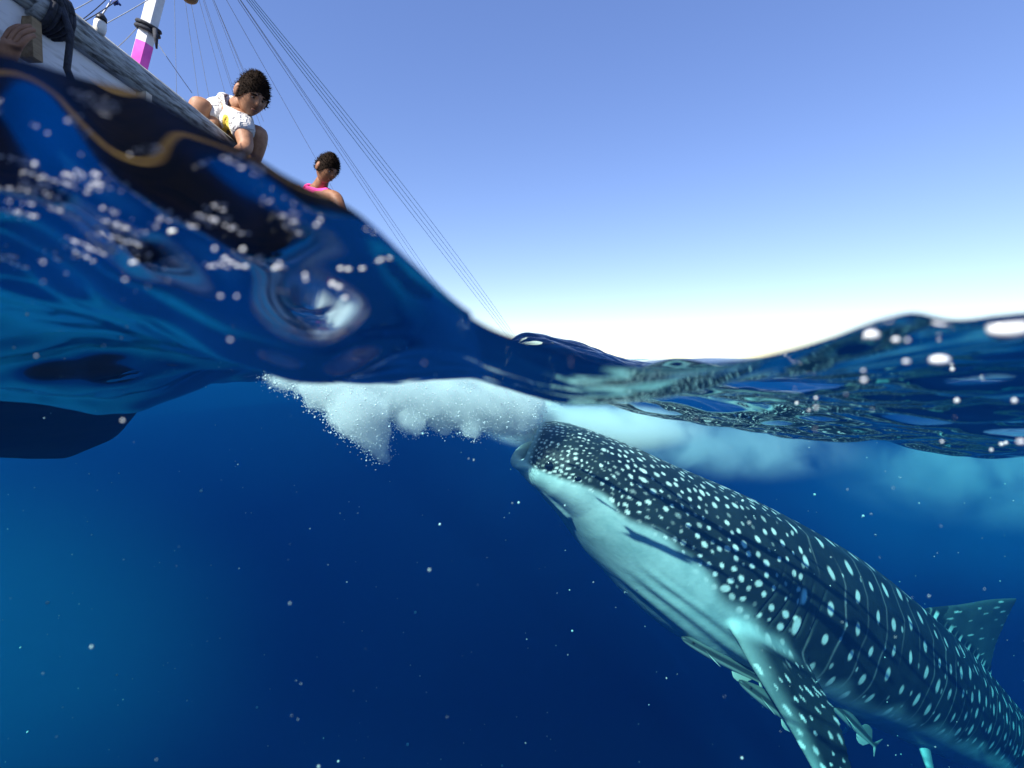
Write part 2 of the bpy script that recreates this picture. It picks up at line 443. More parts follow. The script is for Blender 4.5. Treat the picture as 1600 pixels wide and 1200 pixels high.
    bm = bmesh.new(); bm.from_mesh(tmp.data); bmesh.ops.recalc_face_normals(bm, faces=bm.faces); bm.to_mesh(tmp.data); bm.free()
    rm = tmp.modifiers.new("r", 'REMESH'); rm.mode = 'VOXEL'; rm.voxel_size = .0058; rm.adaptivity = 0; rm.use_smooth_shade = True
    sm = tmp.modifiers.new("s", 'SMOOTH'); sm.factor = .5; sm.iterations = 14
    dg = bpy.context.evaluated_depsgraph_get()
    me = bpy.data.meshes.new_from_object(tmp.evaluated_get(dg))
    bpy.data.objects.remove(tmp)
    n = len(me.vertices); co = np.empty(n * 3, np.float32); me.vertices.foreach_get("co", co); co = co.reshape(-1, 3).astype(float)
    no = np.empty(n * 3, np.float32); me.vertices.foreach_get("normal", no); no = no.reshape(-1, 3)
    # coordinates on the body
    idx = np.empty(n, int)
    for i in range(0, n, 20000):
        d = ((co[i:i+20000, None, :] - SP_[None, ::2, :]) ** 2).sum(-1); idx[i:i+20000] = d.argmin(1) * 2
    rel = co - SP_[idx]; ds = (rel * ST_[idx]).sum(1)
    s = _s[idx] + ds; a = (rel * SUP_[idx]).sum(1); b = (rel * SSIDE_[idx]).sum(1)
    s_ = np.clip(s, 0, S_L[-1]); itp = lambda A: np.stack([np.interp(s_, _s, A[:, k]) for k in range(3)], -1)
    rel = co - itp(SP_); a = (rel * itp(SUP_)).sum(1); b = (rel * itp(SSIDE_)).sum(1)
    hh, hw = np.interp(s_, _s, SHH_), np.interp(s_, _s, SHW_)
    th = np.arctan2(a / hh, b / hw)                    # 0 near flank, +90 deg back
    rad = np.sqrt((a / hh) ** 2 + (b / hw) ** 2)
    vn = a / hh
    nrm = no
    S = lambda px, py: nearest_s(px, py)
    # relief: flank ridges, gill slits, throat folds
    disp = np.zeros(n)
    on = smooth01((1.22 - rad) / .1)
    for a0, amp in ((52, .006), (28, .0045), (4, .002), (132, .006), (158, .005)):
        w = smooth01((s - .55) / .35) * smooth01((S_L[-1] * .9 - s) / .6)
        disp += on * amp * w * np.exp(-((np.degrees(th) - a0) / 4.5) ** 2)
    sg = S(1115, 885)
    gill_mouth = np.zeros(n)
    for k in range(5):
        s_k = sg + (k - 1.2) * .062 + .03 * np.maximum(vn, -.5) + .012 * np.sin(vn * 5 + k)
        g = np.exp(-((s - s_k) / .0055) ** 2) * smooth01((vn + .30) / .1) * smooth01((.42 - vn) / .15) * on * (np.abs(np.cos(th)) > .2)
        gill_mouth = np.maximum(gill_mouth, g)
    disp -= .006 * gill_mouth
    thr = on * smooth01((-.42 - vn) / .2) * smooth01((s - .42) / .18) * smooth01((S(1150, 900) + .05 - s) / .12)
    disp += thr * .0035 * np.sin(vn * 40 + 2.2 * np.sin(s * 6))
    co = co + nrm * disp[:, None]
    me.vertices.foreach_set("co", co.astype(np.float32).ravel())

    # ---- skin pattern
    smid = [S(852, 708), S(920, 749), S(1002, 811), S(1080, 863), S(1150, 900), S(1210, 930), S(1368, 1022), S(1530, 1134), S_L[-1]]
    bound = np.interp(s, smid, [-.24, -.15, -.14, -.28, -.50, -.64, -.60, -.42, -.2])
    # small-scale waviness
    wob = .05 * np.sin(s * 13 + 1) + .035 * np.sin(s * 29 + 2)
    dark = smooth01((vn - bound - wob) / np.interp(s, [.3, 1.2], [.16, .34]) + .5)
    arc = th * (hh + hw) / 2
    spots = np.zeros(n); stripe = np.zeros(n)
    r2 = np.random.default_rng(5)
    lst = []
    s_h = S(1105, 870)                                  # head pattern gives way to bars here
    # head: crowded irregular dots (dart throwing)
    cand = []
    for q in range(26000):
        ss = r2.uniform(-.06, s_h + .12); tt = r2.uniform(-1.4, math.pi + .9)
        i = int(np.clip(ss / S_L[-1] * 599, 0, 599)); av = tt * (SHH_[i] + SHW_[i]) / 2
        dmin = np.interp(ss, [0, .12, .3, .6, .9, 1.3], [.015, .018, .027, .034, .042, .05]) * r2.uniform(.85, 1.25)
        ok = True
        if cand:
            ar = cand_arr[:len(cand)]
            ok = (((ar[:, 0] - ss) ** 2 + (ar[:, 1] - av) ** 2) > dmin ** 2).all()
        else:
            cand_arr = np.zeros((6000, 2))
        if ok:
            cand_arr[len(cand)] = (ss, av); cand.append((ss, av, dmin))
    for ss, av, dm in cand:
        rr = dm * r2.uniform(.17, .31)
        dim = r2.random() < .35
        rr *= (.75 if dim else 1.0)
        lst.append((ss, av, rr * r2.uniform(.9, 1.45), rr, r2.uniform(.18, .5) if dim else r2.uniform(.65, 1.0), r2.uniform(-.7, .7)))
    # body: columns of spots with pale bars between
    sc = s_h + .13; k = 0; bars = []
    while sc < S_L[-1]:
        ds_ = np.interp(sc, [0, 1.6, 3, S_L[-1]], [.078, .078, .062, .045])
        i = int(np.clip(sc / S_L[-1] * 599, 0, 599)); rm_ = (SHH_[i] + SHW_[i]) / 2
        if k % 2 == 0:
            st = np.interp(sc, [0, 1.6, 3, S_L[-1]], [.105, .115, .085, .06]); tt = -1.2 * rm_ + r2.uniform(0, st)
            while tt < (math.pi + .6) * rm_:
                big = r2.uniform(.75, 1.2) * np.interp(sc, [0, 2, S_L[-1]], [1, 1, .55])
                lst.append((sc + r2.normal(0, .008), tt, 0.0150 * big, .0215 * big * r2.uniform(.85, 1.35), r2.uniform(.8, 1), r2.uniform(-.2, .2)))
                tt += st * r2.uniform(.8, 1.25)
        else:
            bars.append((sc, r2.uniform(0, 6.28), r2.uniform(.18, .4)))
            st = .085; tt = -1.1 * rm_ + r2.uniform(0, st)
            while tt < (math.pi + .5) * rm_:
                if r2.random() < .55:
                    big = r2.uniform(.45, .75) * np.interp(sc, [0, 2, S_L[-1]], [1, 1, .6])
                    lst.append((sc + r2.normal(0, .012), tt, .0115 * big, .016 * big, r2.uniform(.35, .75), r2.uniform(-.4, .4)))
                tt += st * r2.uniform(.7, 1.4)
        sc += ds_; k += 1
    L_ = np.array(lst)
    bend = .05 * np.sin(th * 1.6)                        # bars lean with the body
    s_b = s + bend * smooth01((s - s_h) / .2)
    order = np.argsort(s_b); sb_sorted = s_b[order]
    for (ss, av, ra, rb, br, ang) in L_:
        i0, i1 = np.searchsorted(sb_sorted, (ss - .06, ss + .06)); ii = order[i0:i1]
        dx = s_b[ii] - ss; dy = arc[ii] - av; dy = np.where(dy > math.pi * 1.2, 9, dy)
        c_, s_ = math.cos(ang), math.sin(ang)
        e = np.sqrt(((dx * c_ + dy * s_) / ra) ** 2 + ((-dx * s_ + dy * c_) / rb) ** 2)
        spots[ii] = np.maximum(spots[ii], br * smooth01((1.35 - e) / .6))
    for (ss, ph, br) in bars:
        i0, i1 = np.searchsorted(sb_sorted, (ss - .08, ss + .08)); ii = order[i0:i1]
        dx = s_b[ii] - ss - .010 * np.sin(arc[ii] * 12 + ph) - .006 * np.sin(arc[ii] * 31 + ph * 2)
        e = np.exp(-(dx / .0052) ** 2)
        brk = .5 + .5 * np.sin(arc[ii] * 9 + ph * 3) * np.sin(arc[ii] * 4.1 + ph)
        stripe[ii] = np.maximum(stripe[ii], br * e * brk)
    spots *= smooth01((1.17 - rad) / .06); stripe *= smooth01((1.17 - rad) / .06)
    # fins carry their own rows
    fin_dark = dark.copy()
    def fin_coords(L, T, lim):
        q_ = np.linspace(0, len(L) - 1, 240); L = np.stack([np.interp(q_, np.arange(len(L)), L[:, k]) for k in range(3)], -1); T = np.stack([np.interp(q_, np.arange(len(T)), T[:, k]) for k in range(3)], -1)
        mid = (L + T) / 2
        out = np.full((n, 3), 9.0)
        cand = np.where((np.min(np.linalg.norm(co[:, None, :] - mid[None, ::20], axis=-1), 1) < lim) & (rad > 1.05))[0]
        for c0 in range(0, len(cand), 4000):
            ii = cand[c0:c0+4000]; ch = T - L; cl = (ch ** 2).sum(1)
            f = ((co[ii][:, None] - L[None]) * ch[None]).sum(-1) / cl
            q = L[None] + ch[None] * np.clip(f, 0, 1)[..., None]
            dd = np.linalg.norm(co[ii][:, None] - q, axis=-1); j = dd.argmin(1)
            out[ii, 0] = j / (len(L) - 1); out[ii, 1] = f[np.arange(len(ii)), j]; out[ii, 2] = dd[np.arange(len(ii)), j]
        return out
    for (L, T, kind) in ((pL, pT, 'p'), (pL2, pT2, 'p'), (dL, dT, 'd')):
        fc = fin_coords(L, T, .34); ii = np.where(fc[:, 2] < .09)[0]
        if not len(ii): continue
        u, f = fc[ii, 0], fc[ii, 1]
        length = np.linalg.norm(np.diff((L + T) / 2, axis=0), axis=1).sum()
        chord = np.interp(u * (len(L) - 1), np.arange(len(L)), np.linalg.norm(T - L, axis=1))
        X = u * length; Yc = f * chord
        w = smooth01((rad[ii] - 1.08) / .12)
        sp = np.zeros(len(ii)); fs = []
        for q in range(900 if kind == 'p' else 90):
            x0, y0 = r2.uniform(0 if kind == 'p' else length * .3, length), r2.uniform(.02, .95)
            j = int(x0 / length * (len(L) - 1)); cj = np.linalg.norm((T - L)[j]); y0m = y0 * cj
            dm = .044 if kind == 'p' else .075
            if all((x0 - a_) ** 2 * .5 + (y0m - b_) ** 2 > (dm * .8) ** 2 for a_, b_, *_ in fs):
                big = r2.uniform(.35, 1.0)
                fs.append((x0, y0m, .017 * big, .0085 * (.3 + .7 * big), r2.uniform(.6, 1)))
        for x0, y0, ra, rb, br in fs:
            e = np.sqrt(((X - x0) / ra) ** 2 + ((Yc - y0) / rb) ** 2); sp = np.maximum(sp, br * smooth01((1.35 - e) / .6))
        spots[ii] = spots[ii] * (1 - w) + sp * w
        stripe[ii] *= (1 - w)
        if kind == 'p':
            under = np.clip(-(nrm[ii] * np.array(SUP_[int(nearest_s(1180, 920) / S_L[-1] * 599)])).sum(1) * 1.5, 0, 1)
            dk = smooth01((f - .0) / .34) * .46 + .54
            dk = np.where(u < .22, dk * smooth01(u / .22) + dark[ii] * (1 - smooth01(u / .22)), dk)
            dark[ii] = dark[ii] * (1 - w) + dk * w
        else:
            dark[ii] = dark[ii] * (1 - w) + .9 * w
    spot = np.clip(np.maximum(spots, stripe), 0, 1) * np.where(rad > 1.3, 1, smooth01((vn - bound) / .2 + .75))
    # pale lips; the mouth hollow's shade is painted dark in the colour
    lip = smooth01((.032 - s) / .03)
    gill_mouth = np.maximum(gill_mouth, .9 * smooth01((.03 - s) / .01) * smooth01((.72 - rad) / .12) * (s > -.004))
    dark = dark * (1 - lip * .75)
    for nm, arr in (("dark", dark), ("spot", spot), ("gill_mouth", gill_mouth)):
        at = me.attributes.new(nm, 'FLOAT', 'POINT'); at.data.foreach_set("value", arr.astype(np.float32))

    m, nn, out = mat_new("shark_skin")
    bs = N(nn, "ShaderNodeBsdfPrincipled", Roughness=.5); bs.inputs["Specular IOR Level"].default_value = .25
    nn.links.new(bs.outputs[0], out.inputs[0])
    at = {k: N(nn, "ShaderNodeAttribute", attribute_name=k) for k in ("dark", "spot", "gill_mouth")}
    tc = N(nn, "ShaderNodeTexCoord")
    nz = N(nn, "ShaderNodeTexNoise", Scale=9.0, Detail=8.0, Roughness=.62); nn.links.new(tc.outputs["Object"], nz.inputs["Vector"])
    nz2 = N(nn, "ShaderNodeTexNoise", Scale=60.0, Detail=4.0, Roughness=.6); nn.links.new(tc.outputs["Object"], nz2.inputs["Vector"])
    back = ramp(nn, nz.outputs[0], [(.3, (.006, .010, .010)), (.7, (.017, .027, .027))])
    belly = ramp(nn, nz.outputs[0], [(.28, (.26, .38, .38)), (.62, (.46, .58, .56))])
    m1 = N(nn, "ShaderNodeMix", data_type='RGBA'); nn.links.new(at["dark"].outputs["Fac"], m1.inputs[0]); nn.links.new(belly, m1.inputs[6]); nn.links.new(back, m1.inputs[7])
    m2 = N(nn, "ShaderNodeMix", data_type='RGBA'); nn.links.new(at["spot"].outputs["Fac"], m2.inputs[0]); nn.links.new(m1.outputs[2], m2.inputs[6]); m2.inputs[7].default_value = (.80, .84, .80, 1)
    m3 = N(nn, "ShaderNodeMix", data_type='RGBA'); nn.links.new(at["gill_mouth"].outputs["Fac"], m3.inputs[0]); nn.links.new(m2.outputs[2], m3.inputs[6]); m3.inputs[7].default_value = (.02, .03, .03, 1)
    nn.links.new(m3.outputs[2], bs.inputs["Base Color"])
    bp = N(nn, "ShaderNodeBump", Strength=.25, Distance=.004); nn.links.new(nz2.outputs[0], bp.inputs["Height"]); nn.links.new(bp.outputs[0], bs.inputs["Normal"])
    root = bpy.data.objects.new("whale_shark", me); COL.objects.link(root)
    me.materials.clear(); me.materials.append(m)
    tag(root, "huge dark shark covered in pale spots rising open mouthed into the milky bubbles", "shark")
    # eye and the spiracle behind it, sitting on the near flank (and their twins on the far one)
    m_eye = simple_mat("shark_eye", (.004, .004, .005), rough=.15)
    from mathutils.bvhtree import BVHTree
    bvh = BVHTree.FromObject(root, bpy.context.evaluated_depsgraph_get())
    def disc(name, px, py, r, sq, flip=False):
        o_ = Vector((0, 0, 0)); d_ = P(px, py, 1).normalized()
        loc, nr, *_ = bvh.ray_cast(o_, d_)
        if loc is None: return
        if flip:
            q = np.array(mirror_side([loc])[0]); i = np.argmin(((SP_ - q) ** 2).sum(1))
            loc, nr, *_ = bvh.find_nearest(Vector(q))
        bm = bmesh.new(); bmesh.ops.create_uvsphere(bm, u_segments=20, v_segments=12, radius=1)
        bm.transform(Matrix.Translation(loc) @ nr.to_track_quat('Z', 'Y').to_matrix().to_4x4() @ Matrix.Diagonal((r, r * sq, r * .3, 1)))
        me2 = bpy.data.meshes.new(name); bm.to_mesh(me2); bm.free()
        for f in me2.polygons: f.use_smooth = True
        ob = bpy.data.objects.new(name, me2); COL.objects.link(ob); me2.materials.append(m_eye); ob.parent = root
    for fl in (False, True):
        disc("eye", 858, 728, .015, 1, fl)
        disc("spiracle", 903, 748, .0115, .75, fl)
    return root, bvh
shark, shark_bvh = build_shark()
# ------------------------------------------------------------------ wooden outrigger boat at the left
def tube(pts, rad, k=10, caps=True, flat=1.0):
    pts = [Vector(p) for p in pts]; m = len(pts)
    if not hasattr(rad, "__len__"): rad = [rad] * m
    V = []; F = []; prev = None
    for i, p in enumerate(pts):
        t = (pts[min(i + 1, m - 1)] - pts[max(i - 1, 0)]).normalized()
        if prev is None:
            a = t.orthogonal().normalized() if abs(t.z) > .95 else t.cross(Vector((0, 0, 1))).normalized()
        else:
            a = (prev - t * prev.dot(t)).normalized()
        prev = a; b = t.cross(a)
        for j in range(k):
            q = 2 * math.pi * j / k + (math.pi / k)
            V.append(p + a * rad[i] * math.cos(q) * flat + b * rad[i] * math.sin(q))
    for i in range(m - 1):
        for j in range(k):
            F.append((i*k + j, i*k + (j+1) % k, (i+1)*k + (j+1) % k, (i+1)*k + j))
    if caps:
        F.append(tuple(range(k))[::-1]); F.append(tuple((m-1)*k + j for j in range(k)))
    return V, F

def join(*vf):
    V, F = [], []
    for v, f in vf:
        b = len(V); V += list(v); F += [tuple(q + b for q in ff) for ff in f]
    return V, F

def ball(c, r, u=14, v=9, M=None):
    V = []; F = []
    r = r if hasattr(r, "__len__") else (r, r, r)
    for i in range(v + 1):
        ph = math.pi * i / v
        for j in range(u):
            th = 2 * math.pi * j / u
            q = Vector((r[0] * math.sin(ph) * math.cos(th), r[1] * math.sin(ph) * math.sin(th), r[2] * math.cos(ph)))
            V.append((M @ q if M else q) + Vector(c))
    for i in range(v):
        for j in range(u):
            F.append((i*u + j, (i+1)*u + j, (i+1)*u + (j+1) % u, i*u + (j+1) % u))
    return V, F

m_rail = simple_mat("weathered_rail", (.07, .07, .065), (.40, .42, .40), scale=16, rough=.75, bump=.5, stretch=(3, .7, 5), lo=.36, hi=.58)
m_white = simple_mat("white_hull_paint", (.22, .20, .18), (.70, .70, .72), scale=7, rough=.5, bump=.2, stretch=(1, .5, 3), lo=.28, hi=.5)
m_dark = simple_mat("dark_hull", (.004, .003, .002), (.026, .013, .005), scale=5, rough=.6, bump=.3, stretch=(1, .4, 3), spec=.12)
m_yel = simple_mat("yellow_stripe", (.34, .13, .012), (.60, .27, .025), scale=6, rough=.5)
m_wood = simple_mat("bare_wood", (.16, .10, .05), (.34, .24, .13), scale=8, rough=.7, bump=.3, stretch=(6, 1, 6))
m_mast = simple_mat("white_mast_paint", (.62, .62, .62), (.82, .82, .82), scale=14, rough=.4, bump=.1)
m_pink = simple_mat("pink_paint", (.62, .05, .45), (.78, .12, .58), scale=14, rough=.45, bump=.1)
m_rope = simple_mat("black_rope", (.008, .010, .016), (.03, .035, .05), scale=60, rough=.85, bump=.6)
m_line = simple_mat("grey_line", (.20, .23, .26), (.28, .31, .34), scale=60, rough=.7)
m_teal = simple_mat("teal_line", (.06, .17, .18), (.10, .25, .25), scale=60, rough=.6)

BX = -2.25
_hb = ([-1.6, -1.2, 0, 1.5, 3.0, 4.5, 5.6, 6.4], [.05, .3, .6, .65, .65, .56, .34, .03])
_gz = ([-1.6, 0, 1.6, 2.6, 3.4, 4.3, 5.3, 6.4], [1.25, 1.2, 1.19, 1.185, 1.19, 1.22, 1.30, 1.5])
_kz = ([-1.6, -.6, 1.0, 2.5, 2.72, 2.95, 4.2, 5.2, 6.4], [.6, .1, -.14, -.50, -.52, -.16, .05, .45, 1.35])
def keel_z(y):
    return float(np.mean(np.interp(y + np.linspace(-.16, .16, 9), *_kz)))
def hull_pt(y, q, side=1, off=0.0):
    """q 0 at the keel, 1 at the gunwale"""
    hb = float(cubic(np.array([y]), *_hb)[0]); gz = float(cubic(np.array([y]), *_gz)[0]); kz = keel_z(y)
    return Vector((BX + side * (hb * max(q, 0) ** .42 + off), y, kz + (gz - kz) * q))
YS = np.concatenate([np.linspace(-1.6, 2.5, 32), np.linspace(2.55, 2.95, 13), np.linspace(3.1, 6.4, 25)])
boat = empty("outrigger_boat", (BX, 2.0, SEA))
boat_inv = Matrix.Translation((-BX, -2.0, -SEA))
def bpart(name, vf, mat, parent=None, smooth=True):
    V, F = vf
    o = mesh_obj(name, V, F, mat, smooth=smooth)
    par = parent or boat
    o.parent = par
    o.matrix_parent_inverse = boat_inv if par is boat else Matrix.Identity(4)
    return o
def strake(d0, d1, nq, off=0.0, both=True):
    """a run of side planking from d0 to d1 metres below the gunwale (d1 None: down to the keel)"""
    V = []; F = []
    for side in ((1, -1) if both else (1,)):
        b = len(V)
        for y in YS:
            gz = float(cubic(np.array([y]), *_gz)[0]); kz = keel_z(y); H = max(gz - kz, .05)
            qa = max(0, 1 - d0 / H); qb = 0 if d1 is None else max(0, 1 - d1 / H)
            for q in np.linspace(qb, qa, nq): V.append(hull_pt(float(y), float(q), side, off))
        for i in range(len(YS) - 1):
            for j in range(nq - 1):
                f = (b + i*nq + j, b + (i+1)*nq + j, b + (i+1)*nq + j+1, b + i*nq + j+1)
                F.append(f if side == 1 else f[::-1])
    return V, F
bpart("hull", strake(.44, None, 18), m_dark)
bpart("stripe", strake(.42, .49, 4, .012), m_yel)
bpart("stripe", strake(.74, .80, 4, .012), m_yel)
bpart("side_board", strake(.015, .44, 9, .006), m_white)
# deck
V = []; F = []
for y in YS:
    l, r = hull_pt(float(y), .88, -1, -.02), hull_pt(float(y), .88, 1, -.02); V += [l, r]
for i in range(len(YS) - 1): F.append((2*i, 2*i+1, 2*i+3, 2*i+2))
bpart("deck", (V, F), m_wood)
# gunwale rail in two lengths of timber, lashed where they meet
def rail(y0, y1, r0, r1, up=0.0):
    ys = np.linspace(y0, y1, 26); rs = np.linspace(r0, r1, 26)
    return tube([hull_pt(float(y), 1.0, 1, .0) + Vector((0, 0, up)) for y in ys], list(rs), 8, flat=.85)
for a in ((-1.5, 1.80, .050, .047), (1.74, 4.6, .062, .055), (4.5, 6.3, .052, .03)): bpart("rail", rail(*a), m_rail)
ysf = np.linspace(-1.5, 6.3, 40)
bpart("rail", tube([hull_pt(float(y), 1.0, -1) for y in ysf], .05, 8), m_rail)
lash = []
for k in range(5):
    y = 1.775 + k * .018
    c = hull_pt(y, 1.0, 1); ring = [c + Vector((.072 * math.cos(q) * .9, .004 * math.sin(3*q + k), .074 * math.sin(q))) for q in np.linspace(0, 2*math.pi, 20)]
    lash.append(tube(ring, .0105, 7))
bpart("rope_lashing", join(*lash), m_rope)
c = hull_pt(1.80, 1, 1)
bpart("rope_end", tube([c + Vector((.06, 0, .02)), c + Vector((.085, .01, -.08)), c + Vector((.075, 0, -.2)), c + Vector((.09, .02, -.27))], .011, 7), m_rope)
# worn bracket under the lashing
c = hull_pt(1.72, .93, 1, .0)
def box(c, dx, dy, dz, M=None):
    V = [Vector((sx*dx/2, sy*dy/2, sz*dz/2)) for sx in (-1, 1) for sy in (-1, 1) for sz in (-1, 1)]
    V = [(M @ v if M else v) + Vector(c) for v in V]
    return V, [(0,1,3,2),(4,6,7,5),(0,4,5,1),(2,3,7,6),(0,2,6,4),(1,5,7,3)]
m_pale = simple_mat("pale_wood", (.50, .42, .30), (.66, .58, .46), scale=10, rough=.6)
bpart("bracket", box(c + Vector((.02, .03, -.03)), .05, .035, .13), m_wood, smooth=False)
c = hull_pt(2.25, .94, 1, 0)
bpart("cleat", box(c + Vector((.03, 0, 0)), .05, .035, .09), m_pale, smooth=False)
# mast
mb, mt = P(208, 135, 2.42), P(272, -112, 2.42)
mdir = (mt - mb).normalized()
mast = bpart("mast", tube([mb - mdir * .3, mb, mt, mt + mdir * .25], [.038, .038, .036, .034], 6), m_mast, smooth=False)
def along(t): return mb + (mt - mb) * t
pk = bpart("painted_panel", tube([along(-.02), along(.27)], [.0395, .0393], 6), m_pink, mast, smooth=False)
# the pink covers only the right-hand faces
me = pk.data; keep = []
bm = bmesh.new(); bm.from_mesh(me)
bmesh.ops.delete(bm, geom=[f for f in bm.faces if f.normal.x < .1 or len(f.verts) > 4], context='FACES'); bm.to_mesh(me); bm.free()
ring = [along(.355) + Matrix.Rotation(q, 3, mdir) @ (mdir.orthogonal().normalized() * .044) + mdir * .006 * math.sin(q) for q in np.linspace(0, 2*math.pi, 18)]
ring2 = [p + mdir * .02 for p in ring]
w = bpart("rope_wrap", join(tube(ring, .009, 6), tube(ring2, .009, 6)), m_rope, mast)
e0 = along(.36) + Vector((.045, -.02, -.01))
bpart("rope_end", tube([e0, e0 + Vector((.012, -.01, -.045)), e0 + Vector((.006, 0, -.085))], [.011, .009, .004], 6), m_rope, mast)
# rigging lines, all from the mast head
def sag(a, b, s, n=14):
    return [a.lerp(b, t) - Vector((0, 0, s * 4 * t * (1 - t))) for t in np.linspace(0, 1, n)]
F0 = P(278, -130, 2.44)
for k, (ex, ey, ed, r, sg) in enumerate(((276, 150, 2.75, .0013, .0), (312, 165, 2.85, .0013, 0), (330, 170, 3.2, .0013, 0), (360, 175, 3.3, .0012, 0), (372, 170, 3.4, .0012, .0),
        (378, 180, 3.5, .0013, 0), (398, 150, 3.6, .0014, .0), (412, 190, 3.7, .0014, 0), (535, 322, 5.0, .0017, .0), (420, 230, 3.8, .0012, .0), (704, 498, 6.63, .002, .0), (716, 503, 6.66, .0017, .0), (726, 508, 6.69, .002, .0))):
    a = F0 + Vector((.004 * (k - 6), 0, .003 * (k % 4)))
    bpart("rigging_line", tube(sag(a, P(ex, ey, ed), sg), r * .8, 5), m_line)
for k in range(4):
    a = F0 + Vector((.012 + .004 * k, .01 * k, .012))
    bpart("rigging_line", tube(sag(a, P(798 + 3 * k, 532 - k, 6.88), .01 - .03 * k), .0018, 5), m_teal)
for (ax, ay, ex, ey, ed) in ((128, 31, 175, -10, 1.95), (132, 33, 200, -12, 1.95), (215, 42, 182, 75, 2.42), (236, 52, 300, 145, 2.5), (150, 45, 250, -12, 2.2), (110, 18, 165, -14, 2.0)):
    bpart("rigging_line", tube(sag(P(ax, ay, ed), P(ex, ey, ed + .05), .004), .0017, 5), m_rope if ed < 2 else m_line)
# outrigger: a boom from the bow to a bamboo float
m_bam = simple_mat("bamboo", (.30, .22, .10), (.48, .38, .20), scale=10, rough=.5, bump=.2, stretch=(4, 1, 4))
bpart("outrigger_boom", tube([Vector((-2.3, 6.1, .92)), Vector((-1.5, 6.42, .70)), Vector((-.75, 6.66, .46)), Vector((.0, 6.88, .22)), Vector((.12, 6.92, .02))], [.045, .04, .036, .032, .028], 10), m_bam)
bpart("outrigger_float", tube([Vector((.08, 5.3, .02)), Vector((.1, 5.6, -.07)), Vector((.12, 7.0, -.09)), Vector((.12, 8.4, -.07)), Vector((.1, 8.8, .03))], [.03, .045, .05, .045, .03], 10), m_bam)
# wooden block at the mast head
bpart("block", ball(P(297, -3, 2.44), (.034, .03, .022), 12, 8), m_wood)
tag(boat, "long wooden outrigger boat with grey rail, black bottom and white mast", "boat")

# lamp hung from the rigging
m_bulb = simple_mat("milky_bulb", (.75, .70, .60), (.82, .78, .70), rough=.3)
m_blk = simple_mat("black_holder", (.01, .01, .012), rough=.5)
lampc = P(157, 40, 2.0)
lamp = empty("hanging_bulb", lampc)
def at(o, par):
    o.parent = par; o.matrix_parent_inverse = Matrix.Translation(-Vector(par.location)); return o
bl = tube([lampc + Vector((-.004, 0, -.034)), lampc + Vector((-.004, 0, -.03)), lampc + Vector((-.003, 0, -.012)), lampc + Vector((0, 0, .012)), lampc + Vector((.003, 0, .02))], [.008, .016, .021, .0195, .014], 14)
at(mesh_obj("bulb", *bl, m_bulb), lamp)
at(mesh_obj("holder", *tube([lampc + Vector((.003, 0, .018)), lampc + Vector((.006, 0, .03)), lampc + Vector((.008, 0, .042))], [.0185, .017, .007], 12), m_blk), lamp)
at(mesh_obj("wire", *tube(sag(lampc + Vector((.008, 0, .04)), P(181, -12, 2.0), .003), .003, 6), m_mast), lamp)
at(mesh_obj("knot", *join(ball(P(181, 4, 2.0), (.013, .01, .008), 8, 6), tube([P(178, 8, 2.0), P(184, 3, 2.0), P(188, 8, 2.0)], .004, 6)), simple_mat("blue_cord", (.02, .05, .22), rough=.8)), lamp)
tag(lamp, "small milky light bulb hanging on a cord beside the mast", "light bulb")

# ------------------------------------------------------------------ people
def skin_mesh(name, chains, mat, sub=2):
    """chains: lists of (point, radius); equal points are welded; first point is the root"""
    pts, rad, edges = [], [], []
    def idx(p, r):
        for i, q in enumerate(pts):
            if (q - p).length < 1e-4: return i
        pts.append(p.copy()); rad.append(r); return len(pts) - 1
    for ch in chains:
        prev = None
        for p, r in ch:
            i = idx(Vector(p), r)
            if prev is not None and prev != i: edges.append((prev, i))
            prev = i
    me = bpy.data.meshes.new(name); me.from_pydata([tuple(p) for p in pts], edges, []); me.update()
    o = bpy.data.objects.new(name, me); COL.objects.link(o)
    md = o.modifiers.new("skin", 'SKIN'); md.use_smooth_shade = True; md.branch_smoothing = .6
    for i, sv in enumerate(me.skin_vertices[0].data):
        r = rad[i]; sv.radius = r if hasattr(r, "__len__") else (r, r); sv.use_root = (i == 0)
    ss = o.modifiers.new("sub", 'SUBSURF'); ss.levels = sub; ss.render_levels = sub
    dg = bpy.context.evaluated_depsgraph_get()
    m2 = bpy.data.meshes.new_from_object(o.evaluated_get(dg)); bpy.data.objects.remove(o)
    m2.materials.clear(); m2.materials.append(mat)
    for f in m2.polygons: f.use_smooth = True
    o = bpy.data.objects.new(name, m2); COL.objects.link(o)
    return o

